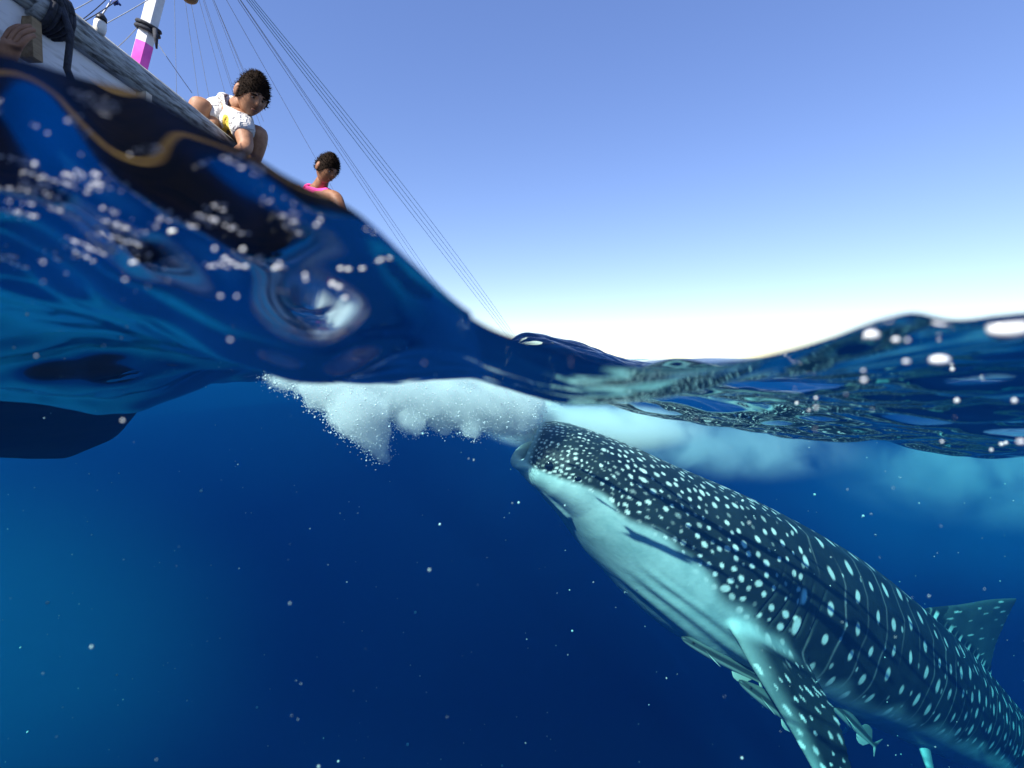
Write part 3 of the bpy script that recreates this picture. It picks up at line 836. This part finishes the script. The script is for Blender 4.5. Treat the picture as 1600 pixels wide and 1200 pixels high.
def head_geo(c, fwd, up, h=.235):
    """a face: brow, sockets, nose, lips, chin, ears; local x right, y forward, z up"""
    fwd = fwd.normalized(); rt = fwd.cross(up).normalized(); up = rt.cross(fwd).normalized()
    M = Matrix((rt, fwd, up)).transposed()
    u, v = 56, 44; V = []; F = []
    def g(x, z, cx, cz, sx, sz): return math.exp(-((x - cx) / sx) ** 2 - ((z - cz) / sz) ** 2)
    for i in range(v + 1):
        ph = math.pi * i / v
        for j in range(u):
            th = 2 * math.pi * j / u
            x, y, z = math.sin(ph) * math.sin(th), math.sin(ph) * math.cos(th), math.cos(ph)
            w = .66 if z > 0 else .66 - .20 * (-z) ** 1.4
            X = x * w; Y = y * (.84 if z > 0 else .84 - .10 * (-z)); Z = z
            if y > 0:
                f = y ** .5
                Y += f * (.17 * g(x, z, 0, -.16, .12, .13) + .10 * g(x, z, 0, .02, .09, .16) + .05 * g(x, z, 0, .17, .55, .10)
                          - .09 * g(x, z, .32, .04, .16, .09) - .09 * g(x, z, -.32, .04, .16, .09)
                          + .06 * g(x, z, 0, -.42, .24, .06) + .05 * g(x, z, 0, -.53, .2, .05) - .04 * g(x, z, 0, -.475, .26, .022)
                          + .09 * g(x, z, 0, -.82, .28, .16) + .03 * g(x, z, .5, -.15, .2, .15) + .03 * g(x, z, -.5, -.15, .2, .15))
            V.append(M @ (Vector((X, Y, Z)) * h / 2) + c)
    for i in range(v):
        for j in range(u): F.append((i*u + j, i*u + (j+1) % u, (i+1)*u + (j+1) % u, (i+1)*u + j))
    for sx in (-1, 1):
        e = ball(c + M @ Vector((sx * .68, -.06, -.04)) * (h / 2), (.07 * h, .16 * h / 1.6, .15 * h), 12, 8, M)
        V, F = join((V, F), e)
    return V, F, M

def hair_geo(c, M, h, seed, length=.02, n=2600, back=.05):
    r = random.Random(seed)
    V, F = [], []
    u, v = 40, 22
    for i in range(v + 1):
        ph = math.pi * .60 * i / v
        for j in range(u):
            th = 2 * math.pi * j / u
            x, y, z = math.sin(ph) * math.sin(th), math.sin(ph) * math.cos(th), math.cos(ph)
            lim = 1.0
            if y > .2: lim = min(1, .62 + .38 * (1 - (y - .2) / .8))
            ph2 = ph * lim
            x, y, z = math.sin(ph2) * math.sin(th), math.sin(ph2) * math.cos(th), math.cos(ph2)
            k = 1.06 + .02 * math.sin(9 * th + 3 * i * .5 + seed) * math.sin(i * .9)
            V.append(M @ (Vector((x * .66 * k, y * .84 * k - .02, z * k)) * h / 2) + c)
    for i in range(v):
        for j in range(u): F.append((i*u + j, i*u + (j+1) % u, (i+1)*u + (j+1) % u, (i+1)*u + j))
    nb = len(V)
    for q in range(n):
        i = r.randrange(nb); p = V[i]; d = (p - c).normalized()
        s = d.orthogonal().normalized(); s = Matrix.Rotation(r.uniform(0, 6.28), 3, d) @ s
        L = length * r.uniform(.4, 1.1); w = .0032
        p = p - d * .006
        tip = p + d * L + s * L * r.uniform(.5, 1.5)
        b = len(V); s2 = d.cross(s)
        V += [p + s2 * w, p - s2 * w, p + s * w, tip]
        F += [(b, b+1, b+3), (b+1, b+2, b+3), (b+2, b, b+3)]
    return V, F

def hand_chains(wrist, dirn, palm_n, scale=1.0, curl=.5, flip=1):
    """palm and five bent fingers"""
    d = dirn.normalized(); n_ = (palm_n - d * palm_n.dot(d)).normalized(); s = d.cross(n_) * flip
    palm = wrist + d * .085 * scale
    ch = [[(wrist, .024 * scale), (wrist + d * .045 * scale, (.036 * scale, .018 * scale)), (palm, (.038 * scale, .016 * scale))]]
    for k, (off, ln) in enumerate(((-.030, .064), (-.010, .078), (.011, .073), (.030, .056))):
        b = palm + s * off * scale; pts = [(palm, .014 * scale)]; dd = d.copy(); p = b; pts.append((p, .0095 * scale))
        for q, fr_ in enumerate((.45, .32, .23)):
            dd = (dd - n_ * curl * (.5 + .35 * q)).normalized(); p = p + dd * ln * fr_ * 1.15 * scale; pts.append((p, (.0088 - .001 * q) * scale))
        ch.append(pts)
    tb = wrist + d * .03 * scale
    ch.append([(wrist + d * .045 * scale, .02 * scale), (tb - s * .034 * scale, .012 * scale), (tb - s * .05 * scale + d * .028 * scale - n_ * .01, .0105 * scale), (tb - s * .05 * scale + d * .055 * scale - n_ * .02, .009 * scale)])
    return ch

m_eyew = simple_mat("eye_white", (.45, .42, .38), rough=.2)
m_iris = simple_mat("eye_dark", (.02, .012, .008), rough=.15)
m_hair = simple_mat("dark_hair", (.006, .004, .003), (.020, .012, .008), scale=90, rough=.9, spec=.1)
m_brow = m_hair
def person(J, skin, shirt, shorts, label, head_f, head_u, seed, sleeves=.55, hs=.235, tank=False):
    """J: joints pelvis, chest, neck, head, and per side (l, r) sh, el, wr, hand dir, hip, kn, an, toe"""
    body = []
    pel, che, nk, hd = J["pelvis"], J["chest"], J["neck"], J["head"]
    mid = pel.lerp(che, .5)
    body.append([(pel, .115), (mid, .108), (che, .118), (che.lerp(nk, .6), .085), (nk, .054), (nk.lerp(hd, .6), .052)])
    for sd in "lr":
        sh, el, wr = J["sh" + sd], J["el" + sd], J["wr" + sd]
        body.append([(che, .118), (sh, .060), (sh.lerp(el, .5), .049), (el, .041), (el.lerp(wr, .4), .038), (wr, .026)])
        for ch in hand_chains(wr, J["hd" + sd], J["pn" + sd], 1.0, .5, 1 if sd == "l" else -1): body.append(ch)
        hp, kn, an, to = J["hp" + sd], J["kn" + sd], J["an" + sd], J["to" + sd]
        body.append([(pel, .115), (hp, .088), (hp.lerp(kn, .5), .075), (kn, .058), (kn.lerp(an, .35), .056), (an, .036), (an.lerp(to, .4) - Vector((0, 0, .02)), .036), (to, .028)])
    o = skin_mesh("person", body, skin)
    V, F, M = head_geo(hd, head_f, head_u, hs)
    hb_ = mesh_obj("tmp", V, F, skin)
    # one continuous body: merge head and body meshes
    bm = bmesh.new(); bm.from_mesh(o.data); bm.from_mesh(hb_.data); bm.to_mesh(o.data); bm.free(); bpy.data.objects.remove(hb_)
    for f in o.data.polygons: f.use_smooth = True
    def child(name, vf, mat):
        c = mesh_obj(name, vf[0], vf[1], mat); c.parent = o; return c
    child("hair", hair_geo(hd, M, hs, seed, length=.021), m_hair)
    for sx in (-1, 1):
        ec = hd + M @ Vector((sx * .225, .70, .045)) * (hs / 2)
        e = child("eye", ball(ec, (.0105, .0075, .0036), 12, 8, M), m_eyew)
        ir = child("iris", ball(ec + M @ Vector((0, .0065, -.001)), (.0062, .005, .004), 10, 6, M), m_iris)
        ir.parent = e
        bc = hd + M @ Vector((sx * .24, .80, .19)) * (hs / 2)
        child("eyebrow", ball(bc, (.021, .007, .005), 12, 6, M), m_brow)
    child("mouth", ball(hd + M @ Vector((0, .80, -.475)) * (hs / 2), (.022, .008, .0045), 12, 6, M), simple_mat("lips", (.10, .035, .025), rough=.4))
    # clothing
    sh_ch = [[(pel.lerp(che, .12), .124), (mid, .122), (che, .134), (che.lerp(nk, .62), .112), (che.lerp(nk, .9), .078)]]
    if tank: sh_ch = [[(pel.lerp(che, .12), .124), (mid, .122), (che.lerp(mid, .3), .13), (che, .126), (che.lerp(nk, .35), .112)]]
    for sd in "lr":
        sh, el = J["sh" + sd], J["el" + sd]
        if tank: sh_ch.append([(che, .122), (che.lerp(nk, .55).lerp(sh, .5), .066), (che.lerp(nk, .55).lerp(sh, .72), .066)])
        elif sleeves > 0: sh_ch.append([(che, .134), (sh, .086), (sh.lerp(el, sleeves * .6), .070), (sh.lerp(el, sleeves), .060)])
    s_ = skin_mesh("shirt", sh_ch, shirt); s_.parent = o
    sho = [[(pel.lerp(che, .15), .122), (pel, .128)]]
    for sd in "lr":
        hp, kn = J["hp" + sd], J["kn" + sd]
        sho.append([(pel, .128), (hp, .104), (hp.lerp(kn, .4), .094), (hp.lerp(kn, .6), .09)])
    s_ = skin_mesh("shorts", sho, shorts); s_.parent = o
    tag(o, label, "person", "people on the boat")
    return o

def skin_mat(name, a, b): return simple_mat(name, a, b, scale=30, rough=.62, bump=.25)
def shirt_mat():
    m, n, out = mat_new("white_shirt_yellow")
    b = N(n, "ShaderNodeBsdfPrincipled", Roughness=.85); n.links.new(b.outputs[0], out.inputs[0])
    tc = N(n, "ShaderNodeTexCoord"); no = N(n, "ShaderNodeTexNoise", Scale=4.5, Detail=2.0); n.links.new(tc.outputs["Object"], no.inputs["Vector"])
    c = ramp(n, no.outputs[0], [(.0, (.50, .49, .48)), (.545, (.58, .56, .54)), (.56, (.62, .45, .05)), (.64, (.60, .42, .05)), (.655, (.08, .08, .07))])
    n.links.new(c, b.inputs["Base Color"])
    n2 = N(n, "ShaderNodeTexNoise", Scale=16, Detail=3.0, Distortion=1.2); n.links.new(tc.outputs["Object"], n2.inputs["Vector"])
    bp = N(n, "ShaderNodeBump", Strength=1.0, Distance=.04); n.links.new(n2.outputs[0], bp.inputs["Height"]); n.links.new(bp.outputs[0], b.inputs["Normal"])
    return m
V3 = Vector
def make_people():
    sk1 = skin_mat("skin_brown", (.26, .12, .062), (.36, .18, .098)); sk2 = skin_mat("skin_dark_brown", (.19, .08, .038), (.27, .12, .058))
    m_sh = simple_mat("dark_shorts", (.02, .025, .04), (.04, .045, .07), scale=20, rough=.9)
    m_red = simple_mat("red_cloth", (.42, .02, .03), (.60, .04, .06), scale=12, rough=.85)
    m_pk = simple_mat("pink_cloth", (.70, .03, .22), (.80, .06, .32), scale=12, rough=.8)
    y = 2.95
    J = dict(pelvis=P(312, 225, 3.18), chest=P(354, 184, 3.02), neck=P(374, 165, 2.95), head=P(394, 149, 2.90),
             shl=P(376, 186, 2.90), ell=P(385, 232, 2.84), wrl=P(362, 244, 2.74), hdl=V3((-.6, -.3, -.5)), pnl=V3((0, -.3, 1)),
             shr=P(342, 168, 2.96), elr=P(325, 212, 2.86), wrr=P(338, 232, 2.76), hdr=V3((.7, -.3, -.3)), pnr=V3((0, -.3, 1)),
             hpl=P(330, 228, 3.10), knl=P(408, 205, 2.98), anl=P(390, 268, 3.05), tol=P(405, 275, 2.96),
             hpr=P(300, 222, 3.12), knr=P(316, 158, 2.84), anr=P(300, 240, 2.92), tor=P(318, 248, 2.86))
    person(J, sk1, shirt_mat(), m_sh, "man in a white and yellow shirt squatting on the boat, looking down", V3((.62, -.52, -.58)), V3((.30, -.15, .94)), 3, sleeves=.6, hs=.225)
    y = 4.1
    J = dict(pelvis=P(478, 372, 4.45), chest=P(490, 312, 4.28), neck=P(502, 288, 4.18), head=P(511, 264, 4.1),
             shl=P(524, 306, 4.10), ell=P(540, 352, 4.0), wrl=P(522, 372, 3.9), hdl=V3((-.6, -.4, -.4)), pnl=V3((0, -.3, 1)),
             shr=P(470, 294, 4.28), elr=P(455, 340, 4.16), wrr=P(475, 362, 4.02), hdr=V3((.6, -.4, -.4)), pnr=V3((0, -.3, 1)),
             hpl=P(490, 375, 4.40), knl=P(530, 352, 4.25), anl=P(520, 405, 4.35), tol=P(530, 410, 4.25),
             hpr=P(465, 375, 4.42), knr=P(455, 352, 4.25), anr=P(460, 405, 4.3), tor=P(468, 410, 4.2))
    person(J, sk2, m_pk, m_sh, "dark haired person in a bright pink top bending over the rail", V3((.66, -.45, -.55)), V3((.25, -.1, .95)), 8, tank=True, hs=.225)
    J = dict(pelvis=P(-150, 150, 2.0), chest=P(-110, 60, 1.9), neck=P(-90, 10, 1.86), head=P(-70, -30, 1.80),
             shl=P(-45, 45, 1.82), ell=P(-35, 105, 1.74), wrl=P(6, 108, 1.66), hdl=V3((.4, -.1, .75)), pnl=V3((0, -1, .2)),
             shr=P(-160, 50, 1.95), elr=P(-180, 120, 1.85), wrr=P(-140, 150, 1.72), hdr=V3((.6, -.3, -.2)), pnr=V3((0, -.3, 1)),
             hpl=P(-120, 155, 1.95), knl=P(-25, 128, 1.76), anl=P(-40, 235, 1.82), tol=P(-10, 242, 1.72),
             hpr=P(-180, 155, 1.98), knr=P(-160, 110, 1.76), anr=P(-160, 220, 1.82), tor=P(-140, 230, 1.72))
    person(J, sk1, m_red, m_red, "person whose hand reaches up beside the rope lashing on the rail", V3((.6, -.6, -.35)), V3((.2, -.1, .95)), 21, sleeves=.5)
make_people()
# ------------------------------------------------------------------ remoras under the shark
def remora(head, tail, upv, label):
    head, tail = Vector(head), Vector(tail); ax = (tail - head); L = ax.length; ax.normalize()
    up = (upv - ax * upv.dot(ax)).normalized(); sd = ax.cross(up)
    st = [(0, .012, .018), (.03, .028, .034), (.10, .045, .050), (.22, .060, .058), (.40, .066, .055), (.6, .052, .04), (.8, .028, .02), (.9, .018, .011), (.96, .022, .006)]
    rings = []
    for (t, h, w) in st:
        c = head + ax * L * t + up * (.012 * L * math.sin(t * 5))
        rings.append([c + sd * w * L * math.cos(a) + up * h * L * math.sin(a) * (.75 if math.sin(a) > 0 and t < .15 else 1) for a in np.linspace(0, 2*math.pi, 18, endpoint=False)])
    V, F = loft_closed(np.array([[list(q) for q in r] for r in rings]))
    parts = [(V, F)]
    def fin(l, t, th): v, f = fin_loft(l, t, th, 10)[0]; parts.append((v, f))
    q = lambda t, a, b=0: np.array(head + ax * L * t + up * L * a + sd * L * b)
    fin([q(.60, .03), q(.66, .09), q(.72, .105)], [q(.88, .01), q(.86, .03), q(.80, .095)], [.012 * L, .008 * L, .003 * L])
    fin([q(.58, -.03), q(.64, -.09), q(.70, -.105)], [q(.88, -.01), q(.86, -.03), q(.78, -.095)], [.012 * L, .008 * L, .003 * L])
    fin([q(.90, .0), q(.96, .06), q(1.0, .10)], [q(.97, .0), q(.99, .05), q(1.01, .095)], [.012 * L, .006 * L, .003 * L])
    fin([q(.90, .0), q(.96, -.06), q(1.0, -.10)], [q(.97, .0), q(.99, -.05), q(1.01, -.095)], [.012 * L, .006 * L, .003 * L])
    for s in (1, -1): fin([q(.22, 0, .05*s), q(.28, -.03, .10*s), q(.34, -.05, .13*s)], [q(.30, -.02, .05*s), q(.34, -.04, .09*s), q(.37, -.055, .125*s)], [.012 * L, .007 * L, .003 * L])
    # colour: grey back, dark flank band, pale belly
    Vs = np.concatenate([np.asarray(v, float) for v, f in parts]); Fs = []; b = 0
    for v, f in parts: Fs += [tuple(int(k) + b for k in ff) for ff in f]; b += len(v)
    o = mesh_obj("remora", Vs, Fs, M_REM)
    md = o.modifiers.new("s", 'SUBSURF'); md.levels = 1; md.render_levels = 1
    rel = Vs - np.array(head); hgt = rel @ np.array(up) / (L * .055)
    at_ = o.data.attributes.new("hgt", 'FLOAT', 'POINT'); at_.data.foreach_set("value", (hgt * .5 + .5).astype(np.float32))
    e = mesh_obj("eye", *ball(head + ax * L * .085 + sd * (.046 * L if sd.y < 0 else -.046 * L) + up * .008 * L, .011 * L, 10, 6), simple_mat("fish_eye", (.01, .01, .01), rough=.2)); e.parent = o
    tag(o, label, "fish", "slender fish swimming under the shark")
M_REM, n_, out_ = mat_new("remora_skin")
b_ = N(n_, "ShaderNodeBsdfPrincipled", Roughness=.45); n_.links.new(b_.outputs[0], out_.inputs[0])
a_ = N(n_, "ShaderNodeAttribute", attribute_name="hgt")
n_.links.new(ramp(n_, a_.outputs["Fac"], [(.0, (.50, .55, .50)), (.28, (.42, .48, .42)), (.40, (.05, .07, .07)), (.62, (.03, .04, .045)), (.78, (.14, .18, .17))]), b_.inputs["Base Color"])
upn = Vector(SUP_[250])
remora(P(1066, 996, 1.84), P(1196, 1066, 1.93), upn, "slender striped fish swimming just below the shark's throat, ahead of its fin")
remora(P(1156, 1064, 1.88), P(1266, 1146, 1.98), upn, "slender fish half hidden behind the leading edge of the shark's fin")
remora(P(1292, 1092, 2.10), P(1372, 1168, 2.2), upn, "small slender fish behind the trailing edge of the shark's fin")

# ------------------------------------------------------------------ milky cloud of bubbles and feed below the surface
from mathutils import noise as mnoise
def fbm(p, o=4):
    v, a, f = 0, 1, 1
    for _ in range(o): v += a * mnoise.noise(p * f); a *= .55; f *= 2.1
    return v
# (pixel x, y, distance, radius in metres, weight)
BL = []
for (x0, y0, x1, y1, d0, d1, r0, r1, n_) in ((418, 590, 540, 606, 1.5, 1.5, .016, .075, 10), (520, 606, 800, 636, 1.5, 1.75, .075, .10, 22), (790, 640, 860, 652, 1.8, 2.3, .085, .07, 6),
        (560, 640, 598, 716, 1.45, 1.45, .075, .013, 10), (735, 665, 745, 684, 1.6, 1.6, .035, .012, 4), (640, 655, 650, 676, 1.52, 1.52, .04, .015, 3), (690, 655, 695, 672, 1.6, 1.6, .035, .015, 3), (780, 660, 805, 676, 1.8, 1.8, .04, .02, 3)):
    for t in np.linspace(0, 1, n_):
        BL.append((P(x0 + (x1 - x0) * t, y0 + (y1 - y0) * t, d0 + (d1 - d0) * t), r0 + (r1 - r0) * t))
def cloud_mesh(name, blobs, mat, vox, disp, freq, squash=1.0):
    bm = bmesh.new()
    for c, r in blobs:
        bmesh.ops.create_icosphere(bm, subdivisions=2, radius=1, matrix=Matrix.Translation(c) @ Matrix.Diagonal((r * 1.15, r * 1.5, r * squash, 1)))
    me = bpy.data.meshes.new(name); bm.to_mesh(me); bm.free()
    t = bpy.data.objects.new("t", me); COL.objects.link(t)
    r = t.modifiers.new("r", 'REMESH'); r.mode = 'VOXEL'; r.voxel_size = vox
    m2 = bpy.data.meshes.new_from_object(t.evaluated_get(bpy.context.evaluated_depsgraph_get())); bpy.data.objects.remove(t)
    for v in m2.vertices:
        q = fbm(v.co * freq, 4)
        v.co += v.normal * (disp * q + .35 * disp * fbm(v.co * freq * 3.3, 2))
    zs = np.array([v.co[:] for v in m2.vertices])
    hs = sea_h(zs[:, 0], zs[:, 1]) - .012
    for v, hh_ in zip(m2.vertices, hs):
        if v.co.z > hh_: v.co.z = hh_
    m2.materials.clear(); m2.materials.append(mat); m2.name = name
    for f in m2.polygons: f.use_smooth = True
    o = bpy.data.objects.new(name, m2); COL.objects.link(o); return o
def cloud_mat(name, dens, col):
    m, n, out = mat_new(name)
    v = N(n, "ShaderNodeVolumeScatter", Density=dens, Anisotropy=0.0); v.inputs[0].default_value = (*col, 1)
    n.links.new(v.outputs[0], out.inputs["Volume"]); return m
c1 = cloud_mesh("milky_plume", BL, cloud_mat("milk", 17, (.985, .992, .99)), .0085, .017, 17)
tag(c1, "milky white plume of fine bubbles spreading just under the surface", "bubbles", kind="stuff")
def soft_cloud(name, c, size, dens, scale, seed, label, thr=.47, col=(.80, .88, 1.0)):
    """a drifting cloud whose density thins out to nothing at its edges"""
    V, F = box((0, 0, 0), 2, 2, 2)
    m, n, out = mat_new(name + "_water")
    tc = N(n, "ShaderNodeTexCoord")
    ln = N(n, "ShaderNodeVectorMath", operation='LENGTH'); n.links.new(tc.outputs["Object"], ln.inputs[0])
    mp = N(n, "ShaderNodeMapping"); mp.inputs["Location"].default_value = (seed, seed * 1.7, 0); mp.inputs["Scale"].default_value = tuple(size)
    n.links.new(tc.outputs["Object"], mp.inputs[0])
    no = N(n, "ShaderNodeTexNoise", Scale=scale, Detail=4.0, Roughness=.55, Distortion=.6); n.links.new(mp.outputs[0], no.inputs["Vector"])
    fall = N(n, "ShaderNodeMapRange", interpolation_type='SMOOTHSTEP'); n.links.new(ln.outputs["Value"], fall.inputs[0])
    fall.inputs[1].default_value = 1.0; fall.inputs[2].default_value = .35
    sel = N(n, "ShaderNodeMapRange", interpolation_type='SMOOTHSTEP'); n.links.new(no.outputs[0], sel.inputs[0]); sel.inputs[1].default_value = thr; sel.inputs[2].default_value = thr + .2
    mu = N(n, "ShaderNodeMath", operation='MULTIPLY'); n.links.new(fall.outputs[0], mu.inputs[0]); n.links.new(sel.outputs[0], mu.inputs[1])
    m2 = N(n, "ShaderNodeMath", operation='MULTIPLY'); n.links.new(mu.outputs[0], m2.inputs[0]); m2.inputs[1].default_value = dens
    v = N(n, "ShaderNodeVolumeScatter"); v.inputs[0].default_value = (*col, 1); n.links.new(m2.outputs[0], v.inputs["Density"])
    n.links.new(v.outputs[0], out.inputs["Volume"])
    o = mesh_obj(name, V, F, m, smooth=False); o.location = c; o.scale = size
    tag(o, label, "bubbles", kind="stuff"); return o
soft_cloud("milky_veil", P(930, 668, 2.2), (.52, .32, .115), 24, 7, 2.0, "dense milky veil of bubbles above the shark's snout", .30)
soft_cloud("thin_plume", P(1560, 735, 3.4), (1.35, .7, .42), 1.3, 2.2, 3.0, "thin pale cloud of fine bubbles drifting behind the shark's back", .40)
soft_cloud("thin_veil", P(1130, 700, 2.6), (.8, .4, .18), 2.6, 4.0, 7.0, "faint milky veil trailing back from the plume just under the surface", .40)

soft_cloud("left_added_haze", P(-160, 1040, 3.4), (2.9, 1.8, 1.8), .12, .5, 11.0, "added pale blue haze lightening the open water beside and below the boat", .25, (.10, .45, .72))  # tinted volume added to lighten the water on the left
soft_cloud("right_added_haze", P(1560, 800, 5.5), (3.4, 1.6, 1.3), .13, .6, 5.0, "added soft blue haze lightening the water behind the shark's back", .28, (.06, .38, .85))  # likewise added, brightens the water at the right

# fine bubbles, flecks and specks: spheres made from points
m_bub = simple_mat("bubble_white", (.66, .68, .70), rough=.3)
ICO = None
def specks(name, pts, rads, mat, label, cat, sub=1):
    """one mesh of small faceted spheres"""
    bm = bmesh.new(); bmesh.ops.create_icosphere(bm, subdivisions=sub, radius=1); bm.verts.ensure_lookup_table()
    v0 = np.array([v.co[:] for v in bm.verts]); f0 = np.array([[v.index for v in f.verts] for f in bm.faces]); bm.free()
    pts = np.asarray(pts, float); rads = np.asarray(rads, float)
    if rads.ndim == 1: rads = np.repeat(rads[:, None], 3, 1)
    V = (pts[:, None, :] + v0[None] * rads[:, None, :]).reshape(-1, 3)
    F = (f0[None] + (np.arange(len(pts)) * len(v0))[:, None, None]).reshape(-1, 3)
    o = np_mesh(name, V, F, mat); tag(o, label, cat, kind="stuff"); return o
r3 = np.random.default_rng(21)
pts, rads = [], []
vv = np.array([v.co[:] for v in c1.data.vertices]); vnorm = np.array([v.normal[:] for v in c1.data.vertices])
pick = r3.integers(0, len(vv), 14000)
for i in pick:
    p = vv[i] + vnorm[i] * abs(r3.normal(0, .007)) * (1 if r3.random() < .8 else 2.2) + r3.normal(0, .004, 3)
    pts.append(p); rads.append(r3.uniform(.0006, .0016) if r3.random() < .93 else r3.uniform(.0016, .003))
# sparkling tip of the plume
for q in range(420):
    t = r3.random() ** .7; p = np.array(P(404 + 110 * t + r3.normal(0, 6), 588 + 14 * t + r3.normal(0, 5 + 10 * t), 1.5 + r3.normal(0, .04)))
    pts.append(p); rads.append(r3.uniform(.0012, .0038))
pts = np.array(pts); rads = np.array(rads)
h_ = sea_h(pts[:, 0], pts[:, 1]); k_ = pts[:, 2] < h_ - .002
specks("plume_bubbles", pts[k_], rads[k_], m_bub, "tiny white bubbles fringing the milky plume", "bubbles", 1)
# near-surface bubbles; white of the largest paints sky highlights on drops
nb = [(638, 413, 8, 7), (985, 578, 8, 7), (1052, 579, 7, 6), (1362, 524, 14, 9), (1400, 531, 10, 7), (1418, 532, 5, 5), (1468, 563, 21, 9), (1416, 565, 9, 5), (1488, 577, 5, 5), (1574, 517, 40, 17),
      (1350, 594, 7, 6), (1349, 579, 5, 4), (1495, 626, 6, 6), (1585, 626, 6, 6), (1275, 637, 4, 4), (1245, 630, 4, 4), (1275, 622, 4, 4), (1264, 641, 3, 3), (1472, 690, 4, 3), (1565, 694, 6, 4), (1572, 692, 4, 4), (1595, 690, 10, 5), (1549, 703, 4, 4),
      (336, 389, 5, 5), (352, 404, 7, 5), (335, 416, 5, 4), (372, 416, 8, 4), (384, 417, 8, 5), (430, 420, 7, 5), (437, 412, 5, 4), (477, 430, 5, 5), (478, 437, 5, 4), (520, 444, 8, 7), (530, 449, 8, 6), (540, 466, 7, 5), (345, 463, 5, 4), (370, 463, 4, 4), (104, 427, 4, 4), (68, 410, 4, 4),
      (196, 437, 6, 3), (210, 411, 22, 4), (55, 257, 6, 6), (380, 390, 6, 6), (495, 352, 6, 4), (190, 528, 3, 3), (360, 531, 5, 3), (162, 540, 3, 2), (22, 543, 3, 3), (57, 556, 3, 2), (192, 657, 4, 4)]
for q in range(24):
    a = r3.uniform(0, 1600); nb.append((a, np.interp(a, [0, 400, 800, 1100, 1400, 1600], [470, 480, 590, 620, 610, 640]) + r3.normal(0, 45), *(r3.uniform(.8, 1.8),) * 2))
pts, rads = [], []
for k, (a, b, rx, rz) in enumerate(nb):
    dd = .285 if max(rx, rz) > 6 else r3.uniform(.3, .55)
    p = np.array(P(a, b, dd))
    if p[2] > float(sea_h(p[0], p[1])) - .0005: 
        dd = .262; p = np.array(P(a, b, dd))
    if p[2] > float(sea_h(p[0], p[1])): continue
    s = dd / 800 * (.62 if rx < 12 else .9); rx = min(rx, 2.0 * rz)
    pts.append(p); rads.append((rx * s, max(rx, rz) * s * .6, rz * s))
specks("bubbles", pts, rads, m_bub, "loose white air bubbles and drops with painted sky highlights under the near waves", "bubbles", 2)
# suspended specks
m_spk = simple_mat("speck", (.35, .50, .50), rough=.8)
pts, rads = [], []
for q in range(420):
    d_ = r3.uniform(.45, 3.0); p = np.array(P(r3.uniform(-60, 1660), r3.uniform(600, 1250), d_))
    if p[2] < float(sea_h(p[0], p[1])) - .03: pts.append(p); rads.append(d_ / 800 * (r3.uniform(.35, 1.1) if r3.random() < .88 else r3.uniform(1.2, 3.0)))
specks("plankton", pts, rads, m_spk, "pale specks floating in the deep blue water", "plankton", 1)

# froth left on the back of the near crest
NQ = 5200
qx = r3.uniform(-20, 470, NQ); qy = r3.uniform(130, 420, NQ); keep = []
for px, py in zip(qx, qy):
    t = py - np.interp(px, [0, 200, 300, 430, 470], [100, 150, 200, 262, 290])
    core = math.exp(-((px - 140) / 120) ** 2 - ((py - 345 - .1 * px) / 42) ** 2) * .55
    keep.append(t > 12 and fbm(Vector((px * .010, (py - px * .32) * .026, 3.0)), 3) + core > .30)
sel = np.where(keep)[0]
D = np.array([P(qx[i], qy[i], 1.0)[:] for i in sel]); ysm = np.geomspace(Y0 + .002, .9, 90)
hit = np.full(len(sel), -1.0)
for yv in ysm:
    q = D * yv; up_ = (hit < 0) & (q[:, 2] > sea_h(q[:, 0], q[:, 1]) - .0015); hit[up_] = yv
ok = hit > ysm[0] + 1e-6
pts = D[ok] * hit[ok][:, None]; k = r3.uniform(.35, .9, len(pts)) * hit[ok] / 800
rads = np.stack([k * r3.uniform(2.0, 6, len(pts)), k * 2.0, k * r3.uniform(1.2, 2.6, len(pts))], -1)
specks("sea_froth", pts, rads, simple_mat("froth", (.55, .55, .60), (.72, .72, .76), scale=40, rough=.6), "silvery froth lying in streaks on the near wave in front of the boat", "foam", 1)
